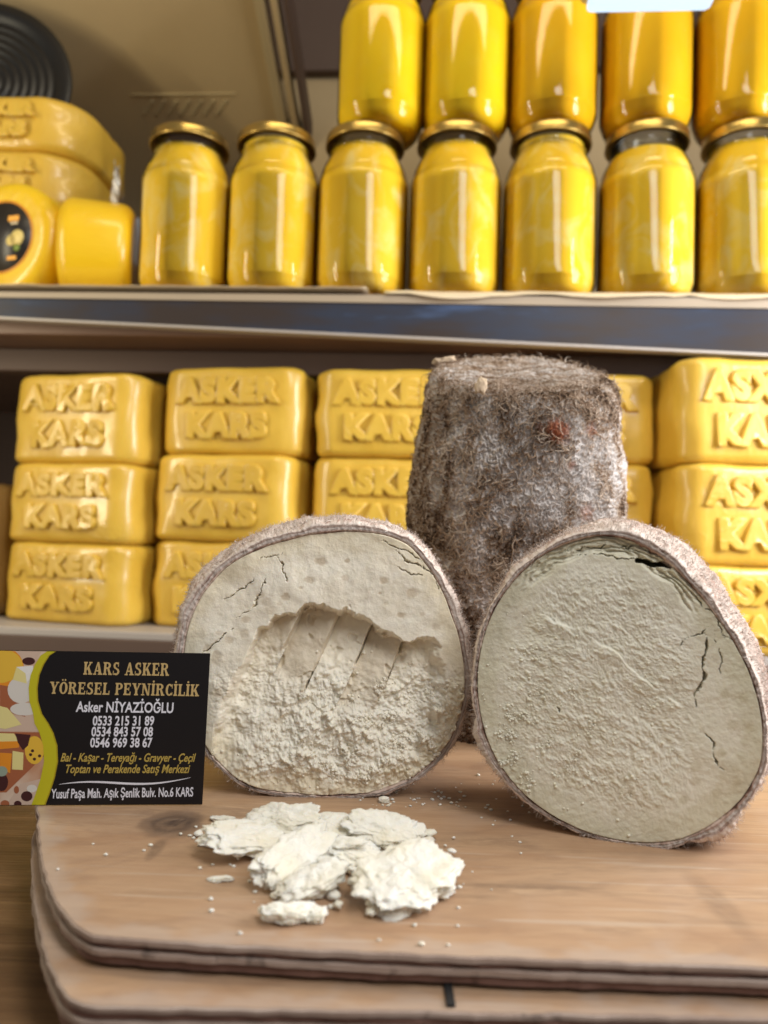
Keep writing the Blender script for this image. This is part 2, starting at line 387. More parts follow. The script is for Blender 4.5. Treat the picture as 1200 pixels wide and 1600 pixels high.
# glowing tube at the very top, added to stand in for a glass reflection
glint_bar = empty('reflection_bar', at_depth(1015, -6, 0.52), YAW)
tag(glint_bar, 'small glowing white bar standing in for a reflection over the upper jars', 'reflection')
m = NT('reflection_glow'); m.set('Base Color', (0.02, 0.02, 0.02, 1)); m.set('Emission Color', (0.66, 0.82, 1, 1)); m.set('Emission Strength', 1.3); M_glow = m.m
link('reflection_bar_face', box('reflection_bar_face', -0.044, 0.044, -0.006, 0.006, -0.0085, 0.0, 0.002), M_glow, glint_bar)
link('reflection_bar_back', box('reflection_bar_back', -0.048, 0.048, -0.009, 0.009, 0.0003, 0.012, 0.002), M_rail, glint_bar)

# paper under the jars
def paper_sheet(x0, x1, label, seed, droop):
    nx, ny = 90, 14
    U, V = np.meshgrid(np.linspace(x0, x1, nx), np.linspace(-0.0095, 0.11, ny), indexing='ij')
    h = 0.0006 + 0.0012*np.abs(fbm(U*30, V*12, seed, 3)) * sstep(0.01, -0.005, V)
    front = sstep(0.003, -0.0095, V)
    h = h - droop*front*(0.6 + 0.8*np.abs(fbm(U*9, 0, seed, 2))) + 0.0002
    P = np.stack([U, V - 0.001*front + 0.003*front*pn(U*14, 0, seed), h], -1)
    o = link('paper_liner', fast_mesh('paper_liner', P, grid_quads(nx, ny)), M_paper)
    o.matrix_world = Matrix.Translation(cpos(0, 0, Z_TOP)) @ Matrix.Rotation(YAW, 4, 'Z')
    md = o.modifiers.new('s', 'SOLIDIFY'); md.thickness = 0.0004; md.offset = 1
    tag(o, label, 'paper', 'paper sheets lining the upper shelf'); return o
paper_sheet(-0.55, -0.02, 'cream paper lining the left half of the upper shelf, under cheese wheels and jars', 3, 0.0025)
paper_sheet(-0.005, 0.6, 'cream paper drooping over the right half of the upper shelf edge', 8, 0.010)

# ------------------------------------------------------------------ text
def text_mesh(name, body, size, extrude=0.0, bevel=0.0, offset=0.0, shear=0.0, spacing=1.0, align='CENTER', res=3, bres=2):
    c = bpy.data.curves.new(name, 'FONT'); c.body = body; c.size = size; c.extrude = extrude; c.bevel_depth = bevel
    c.bevel_resolution = bres; c.offset = offset; c.shear = shear; c.space_character = spacing; c.align_x = align
    c.align_y = 'CENTER'; c.resolution_u = res; c.fill_mode = 'BOTH' if (extrude or bevel) else 'FRONT'
    o = bpy.data.objects.new(name, c); col.objects.link(o)
    bpy.context.view_layer.update()
    dg = bpy.context.evaluated_depsgraph_get()
    me = bpy.data.meshes.new_from_object(o.evaluated_get(dg)); me.name = name
    bpy.data.objects.remove(o); bpy.data.curves.remove(c)
    return me

# ------------------------------------------------------------------ yellow cheese blocks
def block_mesh(name, W, D, H, rc, rb, seed):
    # rounded-rectangle plan, bevelled top and bottom; origin at base centre, front at -Y
    def outline(ins):
        pts = []
        for (cx, cy, a0) in ((W/2-rc, D/2-rc, 0), (-W/2+rc, D/2-rc, 90), (-W/2+rc, -D/2+rc, 180), (W/2-rc, -D/2+rc, 270)):
            for k in range(11):
                a = R(a0 + 9*k); pts.append((cx + (rc-ins)*math.cos(a), cy + (rc-ins)*math.sin(a)))
            # subdivide straight runs
        out = []
        for i, p in enumerate(pts):
            q = pts[(i+1) % len(pts)]; out.append(p)
            if (i+1) % 11 == 0:
                for s in range(1, 8): out.append((p[0]+(q[0]-p[0])*s/8, p[1]+(q[1]-p[1])*s/8))
        return np.array(out)
    rings = []
    for k in range(7):
        a = R(90*k/6); rings.append((rb*(1-math.sin(a)), rb*(1-math.cos(a))))
    zs = [(i, z) for i, z in rings] + [(0, rb+(H-2*rb)*s/8) for s in range(1, 8)] + [(i, H-z) for i, z in rings[::-1]]
    zs = [(min(rc*0.96, rb*2.2), 0.0)] + zs + [(min(rc*0.96, rb*2.2), H)]
    P = np.array([np.column_stack([outline(i), np.full(len(outline(i)), z)]) for i, z in zs])   # (nz, n, 3)
    c = P.copy()
    bulge = 1 + 0.02*np.sin(math.pi*c[..., 2]/H)
    P[..., 0] *= bulge; P[..., 1] *= bulge
    d = fbm(c[..., 0]*28, c[..., 1]*28, c[..., 2]*28, 3, seed) * 0.0022 + 0.0009*fbm(c[..., 0]*80, c[..., 1]*80, c[..., 2]*80, 2, seed+2)
    nrm = c[..., :2] / (np.linalg.norm(c[..., :2], axis=-1, keepdims=True) + 1e-9)
    P[..., :2] += nrm * d[..., None]; P[..., 2] += 0.0007*fbm(c[..., 0]*20, c[..., 1]*20, c[..., 2], 2, seed+5)
    nz, n = P.shape[:2]
    G = P.transpose(1, 0, 2)
    Fc = [tuple(f) for f in grid_quads(n, nz, True)]
    V = [tuple(v) for v in G.reshape(-1, 3)]
    Fc.append(tuple(k*nz for k in range(n))[::-1]); Fc.append(tuple(k*nz+nz-1 for k in range(n)))
    return mesh(name, V, Fc)
def letter_mesh(lines, size, seed, gap, melt=1.0):
    vs = []; fs = []
    for li, (tx, x) in enumerate(lines):
        me = text_mesh('lettering', tx, size, extrude=0.0011, bevel=0.0015, offset=0.0012, spacing=1.16, res=3, bres=3)
        b = len(vs)
        for v in me.vertices: vs.append([v.co.x + x, v.co.z, v.co.y - li*gap])
        for p in me.polygons: fs.append(tuple(b+i for i in p.vertices)[::-1])
        bpy.data.meshes.remove(me)
    a = np.array(vs)
    # melt and wobble the letters a little
    a[:, 0] += melt*0.0013*pn(a[:, 0]*120, a[:, 2]*120, seed); a[:, 2] += melt*0.0013*pn(a[:, 0]*120, a[:, 2]*120, seed+4.5)
    a[:, 1] += 0.0012*melt*np.clip(fbm(a[:, 0]*55, a[:, 2]*55, seed+9, 2), -0.3, 1)
    return mesh('lettering', a, [f[::-1] for f in fs])
BW, BD, BH = 0.125, 0.105, 0.0765
bm_var = [block_mesh('cheese_block', BW, BD, BH, 0.0185, 0.0065, s) for s in (1, 2, 3)]
lt_var = [letter_mesh([('ASKER', 0), ('KARS', 0)], 0.0268, s, 0.0305, ml) for s, ml in ((1, 0.5), (2, 0.8), (3, 0.4), (4, 0.9), (6, 0.6), (8, 1.9))]
lt_x = letter_mesh([('ASXER', 0), ('KARS', 0)], 0.0275, 5, 0.0320, 0.8)
for me in bm_var + lt_var + [lt_x]: me.materials.append(M_kasar)
def tuft_mesh(seed, h=0.02, wd=0.012):
    rs = np.random.RandomState(seed); n, k = 9, 10; V = []; Fc = []
    for j in range(k):
        t = j/(k-1)
        for i in range(n):
            u = i/(n-1)-0.5
            V.append((u*wd*(1-0.65*t) + rs.normal()*0.0006, 0.0035*math.sin(u*14+seed)*(1-0.4*t) + rs.normal()*0.0006, t*h*(1+0.25*math.sin(u*9+seed*2))))
    for j in range(k-1):
        for i in range(n-1): Fc.append((j*n+i, j*n+i+1, (j+1)*n+i+1, (j+1)*n+i))
    return mesh('film_tuft', V, Fc, False)
tuft = tuft_mesh(3); tuft.materials.append(M_tuft)
seam = mesh('film_seam', [(x*0.11-0.055, -BD/2*1.023-0.0004+0.0004*math.sin(x*9), z) for x in [i/12 for i in range(13)] for z in (0.0, 0.0014)],
            [(2*i, 2*i+2, 2*i+3, 2*i+1) for i in range(12)], False); seam.materials.append(M_film)
def make_block(lt, bmv, tufted=False):
    r = empty('cheese_block')
    link('body', bmv, None, r)
    l = link('lettering', lt, None, r); l.location = (-0.001, -BD/2*1.02 - 0.0010, BH*0.71)
    if tufted:
        t = link('film_tuft', tuft, None, r); t.location = (-BW/2+0.002, -0.01, BH*0.62); t.rotation_euler = (0, R(-80), 0)
    return r
# columns: (photo x of the middle, x scale, depth offset behind shelf front, yaw, heights)
colnames = ['leftmost stack of cheese blocks', 'second stack from the left', 'third stack from the left, partly behind the tall brown cheese',
            'fourth stack, a yellow sliver showing right of the tall brown cheese', 'rightmost stack of cheese blocks']
rowlook = ['bottom', 'middle', 'top']
special = {(0, 2): 'yellow ASKER KARS block with smudged lettering, top of the leftmost stack',
           (0, 1): 'yellow ASKER KARS block in the middle of the leftmost stack',
           (0, 0): 'yellow ASKER KARS block at the bottom of the leftmost stack, above the card',
           (1, 2): 'yellow ASKER KARS block on top of the second stack from the left',
           (1, 1): 'yellow ASKER KARS block in the middle of the second stack, above the left cut cheese',
           (1, 0): 'yellow block at the bottom of the second stack, mostly hidden by the left cut cheese',
           (2, 2): 'yellow block on top of the third stack, lettering cut off by tall cheese',
           (2, 1): 'yellow block under the top one of the third stack, above the left cut cheese',
           (2, 0): 'yellow block at the bottom of the third stack, hidden behind the left cut cheese',
           (3, 2): 'yellow block whose right end shows beside the tall brown cheese, upper of two',
           (3, 1): 'lower of two yellow blocks peeping out right of the tall brown cheese',
           (3, 0): 'yellow block at the bottom of the stack hidden behind the tall brown cheese',
           (4, 2): 'large yellow block on top of the rightmost stack, lettering cut by the picture edge',
           (4, 1): 'large yellow block in the middle of the rightmost stack, above the right cut cheese',
           (4, 0): 'large yellow block at the bottom of the rightmost stack, peeping over the right cut cheese'}
protos = [make_block(lt_var[i], bm_var[i]) for i in range(3)]
proto_x = make_block(lt_x, bm_var[1]); proto_t = make_block(lt_var[0], bm_var[2], True)
pcol = [(-0.2745, 0.068, R(-12), 1.03), (-0.1365, 0.066, R(-9), 1.045), (0.001, 0.062, R(-3), 1.03), (0.163, 0.066, R(0), 1.01), (0.294, 0.030, R(6), 1.02)]
rs = random.Random(4)
used_p = set()
for ci, (x, y, yw, sc) in enumerate(pcol):
    z = Z_LOW
    for ri in range(3):
        src = proto_x if ci == 4 else (proto_t if ci == 0 else protos[(ci+ri) % 3])
        if id(src) in used_p: b = copy_tree(src)
        else: b = src; used_p.add(id(src))
        hs = {(0, 0): 0.93, (0, 1): 0.93, (0, 2): 1.06, (1, 2): 1.02, (4, 0): 0.92, (4, 1): 1.05, (4, 2): 1.10}.get((ci, ri), 1.0)
        if ci < 4:
            for ch in b.children:
                if ch.name.startswith('lettering'): ch.data = lt_var[5 if (ci, ri) == (0, 2) else (ci*2 + ri*3) % 5]
        b.location = cpos(x - (0.005 if (ci, ri) == (0, 2) else 0.0) + rs.uniform(-0.0025, 0.0025), y + rs.uniform(-0.003, 0.003), z)
        b.rotation_euler = (0, 0, YAW + yw + R(rs.uniform(-2, 2))); b.scale = (sc, 1, hs)
        z += BH*hs + 0.0003
        tag(b, special[(ci, ri)], 'cheese', 'stacked ASKER KARS cheese blocks')
for p in protos:
    if id(p) not in used_p:
        for ch in list(p.children): bpy.data.objects.remove(ch)
        bpy.data.objects.remove(p)

# brown-yellow cheese at the far left edge, lower shelf
sl = empty('tan_cheese', cpos(-0.412, 0.075, Z_LOW), YAW)
link('body', lathe('body', [(0.0, 0), (0.05, 0), (0.058, 0.006), (0.06, 0.02), (0.06, 0.11), (0.056, 0.120), (0.045, 0.125), (0, 0.126)], 48), M_tan, sl)
tag(sl, 'tall round tan cheese at the far left edge beside the leftmost stack of blocks', 'cheese')

# big octagonal-looking cheeses, top left
big = block_mesh('large_cheese_block', 0.158, 0.15, 0.066, 0.055, 0.010, 6); big.materials.append(M_kasar)
big_lt = letter_mesh([('ASKER', 0), ('KARS', 0)], 0.0195, 7, 0.024); big_lt.materials.append(M_kasar)
pr = empty('large_cheese'); link('body', big, None, pr)
l = link('lettering', big_lt, None, pr); l.location = (0.0, -0.0788, 0.044)
lab3 = ['large yellow cheese lowest in the top-left pile, hidden behind the yellow wheels', 'large yellow cheese second from the bottom of the top-left pile',
        'large yellow cheese directly under the top one of the top-left pile', 'large yellow cheese on top of the pile beside the black pan']
z = Z_TOP + 0.0012
for i in range(4):
    b = pr if i == 0 else copy_tree(pr)
    b.location = cpos(-0.410 + 0.002*i, 0.155, z); b.rotation_euler = (0, 0, YAW + R(9 - 3*i)); b.scale = (1, 1, 0.855); z += 0.0568
    tag(b, lab3[i], 'cheese', 'pile of large cheeses at the top left')

# two wheels on edge
def wheel(name, r, t, rb):
    prof = [(0.0, -t/2), (r-rb*1.2, -t/2)]
    for k in range(1, 8): a = R(-90 + 90*k/7); prof.append((r-rb + rb*math.cos(a), -t/2+rb + rb*math.sin(a)))
    for k in range(0, 8): a = R(90*k/7); prof.append((r-rb + rb*math.cos(a), t/2-rb + rb*math.sin(a)))
    prof += [(r-rb*1.2, t/2), (0.0, t/2)]
    return lathe(name, prof, 64)
wr_ = empty('round_cheese', cpos(-0.358, 0.046, Z_TOP + 0.056)); tag(wr_, 'bright yellow cheese wheel standing on edge with a black round label', 'cheese', 'yellow wheels standing on edge')
wr_.rotation_euler = (R(90), 0, YAW + R(-12))
link('body', wheel('body', 0.055, 0.045, 0.012), M_wheel, wr_)
lb = link('label', lathe('label', [(0.0, 0.0), (0.0325, 0.0), (0.0325, 0.0003), (0.0, 0.0003)], 48), simple('label_black', (0.02, 0.017, 0.016), 0.35), wr_)
lb.location = (0, 0, 0.0226)
ringm = lathe('label_ring', [(0.0325, 0.0), (0.0345, 0.0), (0.0345, 0.00025), (0.0325, 0.00025)], 48)
lr = link('label_ring', ringm, simple('label_orange', (0.65, 0.25, 0.02), 0.4), wr_); lr.location = (0, 0, 0.0226)
M_lc = simple('label_print_cheese', (0.75, 0.60, 0.22), 0.4); M_lg = simple('label_print_green', (0.20, 0.28, 0.05), 0.4); M_lo = simple('label_print_orange', (0.85, 0.40, 0.05), 0.4)
for (x, y, rr, mm) in ((0.017, -0.002, 0.0075, M_lc), (0.010, -0.004, 0.005, M_lc), (0.017, -0.011, 0.0035, M_lg)):
    d = link('printed_picture', lathe('printed_picture', [(0, 0), (rr, 0), (rr, 0.0002), (0, 0.0002)], 20), mm, lb); d.location = (x, y, 0.0004)
for (x, y, a, b, mm) in ((0.012, 0.0165, 0.006, 0.0025, M_lo), (0.013, 0.012, 0.004, 0.001, M_paper), (0.012, -0.0205, 0.005, 0.0018, M_lo)):
    d = link('printed_line', box('printed_line', x-a, x+a, y-b, y+b, 0.0004, 0.0006, 0.00005), mm, lb)
w2 = empty('round_cheese', cpos(-0.282, 0.050, Z_TOP + 0.0495)); tag(w2, 'bright yellow cheese wheel in clear film with a tuft, beside the first jar', 'cheese', 'yellow wheels standing on edge')
w2.rotation_euler = (R(90), 0, YAW + R(-72))
link('body', wheel('body', 0.0485, 0.064, 0.012), M_wheel, w2)
tf = link('film_tuft', tuft_mesh(5, 0.038, 0.028), M_tuft, w2); tf.location = (0.008, 0.046, -0.012); tf.rotation_euler = (R(-90), 0, R(10))
# T-shaped fold of film
fo = link('film_fold', mesh('film_fold', [(-0.012, 0, 0.010), (0.012, 0, 0.0112), (0.012, 0.0007, 0.0118), (-0.012, 0.0007, 0.0106), (-0.001, 0, 0.010), (0.001, 0, 0.010), (0.003, 0.0007, -0.016), (0.0015, 0.0007, -0.016)],
     [(0, 1, 2, 3), (4, 5, 6, 7)], False), M_film, w2); fo.location = (0, 0, 0)
fo.matrix_parent_inverse = Matrix.Identity(4); fo.rotation_euler = (R(-90), 0, R(72)); fo.location = (-0.0463, -0.012, 0)
fo.rotation_euler = (R(-90), R(-90), 0)

# black round pan
pn_ = empty('round_pan', at_depth(-22, 128, 0.765)); tag(pn_, 'black round pan with ridged bottom leaning above the cheese pile at the top left', 'pan')
pn_.rotation_euler = (R(90-4), 0, YAW + R(10)); pn_.scale = (0.82, 0.82, 0.82)
prof = [(0.0, 0.0)]
for k in range(7):
    r0 = 0.012 + k*0.0105; prof += [(r0, 0.0), (r0+0.002, 0.0022), (r0+0.005, 0.0022), (r0+0.007, 0.0)]
prof += [(0.086, 0.0), (0.089, 0.004), (0.106, 0.007), (0.109, 0.005), (0.108, 0.001), (0.09, -0.004), (0.0, -0.006)]
link('dish', lathe('dish', prof, 72), M_pan, pn_)

# ------------------------------------------------------------------ jars
JR = 0.0405; JH = 0.150
def jar_profile(ins=0.0, top=0.124):
    p = [(0.0, 0.0+ins), (0.023, 0.0+ins), (0.031, 0.0018+ins), (JR-0.004-ins, 0.0075), (JR-0.0008-ins, 0.016), (JR-ins, 0.026), (JR-ins, 0.100), (JR-0.0008-ins, 0.108), (JR-0.0032-ins, 0.117),
         (JR-0.0072-ins, 0.1255), (JR-0.0097-ins, 0.1305), (JR-0.0103-ins, 0.134), (JR-0.0103-ins, 0.140)]
    return p
def clip_prof(p, ztop):
    q = [p[0]]
    for a, b in zip(p, p[1:]):
        if b[1] <= ztop: q.append(b)
        else:
            t = (ztop-a[1])/(b[1]-a[1]); q.append((a[0]+(b[0]-a[0])*t, ztop)); break
    q.append((0.0, ztop - 0.0005)); return q
def smooth_prof(p, n=3):
    out = [p[0]]
    for i in range(len(p)-1):
        p0 = p[max(i-1, 0)]; p1 = p[i]; p2 = p[i+1]; p3 = p[min(i+2, len(p)-1)]
        for k in range(1, n+1):
            t = k/n
            c = [0.5*((2*p1[j]) + (-p0[j]+p2[j])*t + (2*p0[j]-5*p1[j]+4*p2[j]-p3[j])*t*t + (-p0[j]+3*p1[j]-3*p2[j]+p3[j])*t**3) for j in (0, 1)]
            out.append((max(c[0], 0), c[1]))
    return out
glass_me = lathe('glass', smooth_prof(jar_profile()), 56); glass_me.materials.append(M_glass)
fills = {z: lathe('butter', clip_prof(smooth_prof(jar_profile(0.0014)), z), 48) for z in (0.128, 0.1325, 0.134, 0.1385)}
lid_prof = [(0.0, 0.1475), (0.026, 0.1475), (0.028, 0.149), (0.0325, 0.1495), (0.0345, 0.148), (0.0350, 0.1462), (0.0350, 0.1412), (0.0356, 0.1404), (0.0351, 0.1396), (0.0338, 0.1396), (0.0338, 0.1450), (0.0, 0.1455)]
lid_me = lathe('lid', lid_prof, 56); lid_me.materials.append(M_lid)
thread = lathe('thread', [(0.0303, 0.132), (0.0312, 0.133), (0.0303, 0.134)], 40); thread.materials.append(M_glass)
def make_jar(fill, mat):
    r = empty('glass_jar'); link('glass', glass_me, None, r)
    f = fills[fill].copy(); f.materials.clear(); f.materials.append(mat)
    link('butter', f, None, r); l = link('lid', lid_me, None, r); link('thread', thread, None, r)
    return r
jarp = {}
rs = random.Random(9)
lower = [(-0.2030, 0, 0.134, 'first from the left on the shelf, beside the film-wrapped wheel'), (-0.1200, 0, 0.1385, 'second on the shelf, its lid bare with nothing on top'),
         (-0.0370, 0, 0.134, 'third on the shelf, under the leftmost upper jar'), (0.0480, 0, 0.134, 'fourth on the shelf, under the second upper jar'),
         (0.1330, 0, 0.1385, 'fifth on the shelf, under the middle one of five upper jars'), (0.2190, 0, 0.128, 'sixth on the shelf, clear glass showing under its lid'),
         (0.3050, 0, 0.134, 'last at the right end of the shelf, cut by the picture edge')]
upper = [(-0.022, 1, 'bright yellow jar at the left end of the upper row'), (0.0565, 1, 'bright yellow jar second in the upper row'), (0.1350, 2, 'amber yellow jar third in the upper row'),
         (0.2190, 2, 'orange jar fourth in the upper row, under the glowing reflection bar'), (0.3020, 2, 'amber jar at the right end of the upper row, cut by the picture edge')]
zt = Z_TOP + 0.0022
for i, (x, mi, fl, lab) in enumerate(lower):
    key = (fl, mi)
    if key in jarp: j = copy_tree(jarp[key])
    else: j = make_jar(fl, M_butter[mi]); jarp[key] = j
    j.location = cpos(x + 0.0055, 0.0475, zt); j.rotation_euler = (0, 0, rs.uniform(0, 6)); j.scale = (1.035, 1.035, 1.045)
    tag(j, 'pale yellow jar, ' + lab, 'jar', 'jars of butter on the upper shelf')
for i, (x, mi, lab) in enumerate(upper):
    key = (0.1385, mi)
    if key in jarp: j = copy_tree(jarp[key])
    else: j = make_jar(0.1385, M_butter[mi]); jarp[key] = j
    j.location = cpos(x + 0.004, 0.049, zt + 0.1565); j.rotation_euler = (0, 0, rs.uniform(0, 6))
    tag(j, lab, 'jar', 'jars stacked on the lids of the lower jars')

# ------------------------------------------------------------------ table and boards
Z1 = -0.0062; Z2 = -0.0150
tb = link('table_top', box('table_top', -0.7, 0.7, -0.15, 0.594, -0.055, -0.024, 0.002), M_table)
tag(tb, kind='structure')
def board_outline(pts, z, back, right):
    # left/front run from pixels (top surface height z), then right and back edges in metres
    P = [on_z(px, py, z) for px, py in pts]
    P = [Vector((p.x, p.y)) for p in P]
    P += [Vector((right, P[-1].y + 0.004)), Vector((right, back)), Vector((P[0].x + 0.004, back))]
    # resample
    out = []
    for a, b in zip(P, P[1:] + [P[0]]):
        n = max(1, int((b-a).length / 0.0015))
        for k in range(n): out.append(a + (b-a)*(k/n))
    o = np.array([(p.x, p.y) for p in out])
    for _ in range(5):
        o = 0.5*o + 0.25*(np.roll(o, 1, 0) + np.roll(o, -1, 0))
    return o
def slab(name, o, z0, z1, seed, jag=0.0003, ins=0.0):
    c = o.mean(0); tn = np.roll(o, -1, 0) - np.roll(o, 1, 0); nn = np.stack([tn[:, 1], -tn[:, 0]], -1)
    nn /= np.linalg.norm(nn, axis=1)[:, None] + 1e-12
    j = jag*fbm(o[:, 0]*160, o[:, 1]*160, seed, 3)
    base = o + nn*(j - ins)[:, None]
    rings = [(0.0005, z0), (0.0, z0+0.0002), (0.0, z1-0.0003), (0.00015, z1-0.0001), (0.0005, z1)]
    n = len(o); V = []; Fc = []
    for ii, z in rings:
        q = base - nn*ii; V += [(a, b, z) for a, b in q]
    for r in range(len(rings)-1):
        for k in range(n): Fc.append((r*n+k, r*n+(k+1) % n, (r+1)*n+(k+1) % n, (r+1)*n+k))
    Fc.append(tuple(range(n))[::-1]); Fc.append(tuple((len(rings)-1)*n+k for k in range(n)))
    return V, Fc, base - nn*0.0005
o1 = board_outline([(56, 1225), (58, 1290), (62, 1330), (72, 1375), (92, 1420), (120, 1450), (145, 1463), (300, 1474), (600, 1490), (900, 1502), (1200, 1513), (1400, 1520)], 0.0, 0.55, 0.30)
o2 = board_outline([(50, 1300), (50, 1380), (56, 1430), (70, 1490), (92, 1545), (112, 1568), (140, 1573), (400, 1577), (800, 1584), (1200, 1592), (1500, 1598)], Z1 - 0.001, 0.545, 0.31)
bd = empty('plywood_board'); tag(bd, 'upper worn plywood board with clipped corner, carrying the cut cheeses and crumbs', 'board', 'two stacked plywood boards')
# face sheet: fine grid so the knot and worn edge can be tinted, laid as the top veneer
def top_face(o, z, parent, marks):
    from mathutils.geometry import tessellate_polygon
    V = [(a, b, z) for a, b in o]
    # grid of quads clipped by scaling rows between left and right boundary is overkill: rings toward centroid
    c = np.array([0.06, 0.30]); K = 130; G = []
    for k in range(K):
        t = (k/(K-1))**2.2
        G.append(np.column_stack([o + (c-o)*min(t, 0.9999), np.full(len(o), z)]))
    G = np.array(G).transpose(1, 0, 2)
    X, Y = G[..., 0], G[..., 1]
    knot = np.zeros_like(X); 
    for (px, py, rx, ry, s, a) in marks:
        p = on_z(px, py, z); q = fbm(X*140, Y*140, 0, 3, int(px))*0.18
        d = np.sqrt(((X-p.x)/rx)**2 + ((Y-p.y)/ry)**2) + q
        rings_ = 0.85 + 0.15*np.sin(d*16)
        knot = np.maximum(knot, s*(1-sstep(0.6, 1.1, d))*rings_)
    K_, = (G.shape[1],)
    tt = np.linspace(0, 1, K)**2.2
    dist = tt[None, :]*np.linalg.norm(o-c, axis=1)[:, None]
    wear = (1-sstep(0.0005, 0.008, dist + 0.005*fbm(X*110, Y*110, 0, 4, 4)))*0.35
    me = fast_mesh('top_veneer', G, grid_quads(len(o), K, True)[:, ::-1], {'knot': knot, 'wear': wear})
    return link('top_veneer', me, M_board, parent)
for k, (z0, z1, mt, ins) in enumerate(((Z1, -0.0043, M_ply_dark, 0.0009), (-0.0042, -0.0027, M_ply_pale, 0.0), (-0.0026, -0.0016, M_ply_dark, 0.0007), (-0.00155, -0.0001, M_ply_pale, 0.0))):
    V, Fc, bs = slab('veneer', o1, z0, z1, k*3+1, 0.00045, ins); link('veneer', mesh('veneer', V, Fc, False), mt, bd)
top_face(bs, 0.0, bd, [(268, 1288, 0.0100, 0.0115, 0.80, 0), (278, 1286, 0.0055, 0.0035, 0.97, 0), (245, 1325, 0.0022, 0.009, 0.5, 0), (820, 1385, 0.022, 0.0016, 0.35, 0), (1120, 1410, 0.004, 0.02, 0.25, 0), (700, 1400, 0.02, 0.001, 0.25, 0)])
bd2 = empty('plywood_board'); tag(bd2, 'lower plywood board with a dark slot, sticking out under the upper one', 'board', 'two stacked plywood boards')
for k, (z0, z1, mt, ins) in enumerate(((Z2, -0.0122, M_ply_dark, 0.0008), (-0.0121, -0.0102, M_ply_pale, 0.0), (-0.0101, -0.0088, M_ply_dark, 0.0006), (-0.0087, Z1-0.0011, M_ply_pale, 0.0))):
    V, Fc, bs = slab('veneer', o2, z0, z1, k*5+2, 0.00045, ins); link('veneer', mesh('veneer', V, Fc, False), mt, bd2)
top_face(bs, Z1-0.0010, bd2, [])
p = on_z(704, 1560, Z1); link('slot', box('slot', p.x-0.0009, p.x+0.0009, p.y-0.0015, p.y+0.012, Z1-0.0009, Z1-0.0003, 0.0001), M_black, bd2)
p = on_z(180, 1590, Z2)
o3 = board_outline([(170, 1500), (165, 1590), (175, 1640), (200, 1650), (700, 1656), (1400, 1668)], Z2 - 0.0005, 0.54, 0.3)
V, Fc, bs = slab('plank', o3, -0.0239, Z2-0.0005, 9, 0.0004)
bb = link('base_plank', mesh('base_plank', V, Fc, False), M_ply_dark); tag(bb, 'dark wooden plank under the two plywood boards, just showing at the bottom', 'plank')

# ------------------------------------------------------------------ cut cheeses
def resample_polar(uv, n):
    c = uv.mean(0); d = uv - c; a = np.arctan2(d[:, 1], d[:, 0]); r = np.linalg.norm(d, axis=1)
    o = np.argsort(a); a = a[o]; r = r[o]
    aa = np.concatenate([a-2*math.pi, a, a+2*math.pi]); rr = np.concatenate([r, r, r])
    th = np.linspace(-math.pi, math.pi, n, endpoint=False)
    R_ = np.interp(th, aa, rr)
    k = np.exp(-np.linspace(-2, 2, 21)**2); k /= k.sum()
    R_ = np.convolve(np.concatenate([R_[-30:], R_, R_[:30]]), k, 'same')[30:-30]
    return c, th, R_
def polyline_d(U, V, pts):
    d = np.full(U.shape, 1e9); tpar = np.zeros(U.shape); L = 0
    for (a, b) in zip(pts, pts[1:]):
        ax, ay = a; bx, by = b; dx, dy = bx-ax, by-ay; l2 = dx*dx+dy*dy + 1e-18
        t = np.clip(((U-ax)*dx + (V-ay)*dy)/l2, 0, 1)
        q = np.hypot(U-ax-t*dx, V-ay-t*dy); m_ = q < d
        d = np.where(m_, q, d); tpar = np.where(m_, L + t*math.sqrt(l2), tpar); L += math.sqrt(l2)
    return d, tpar / L
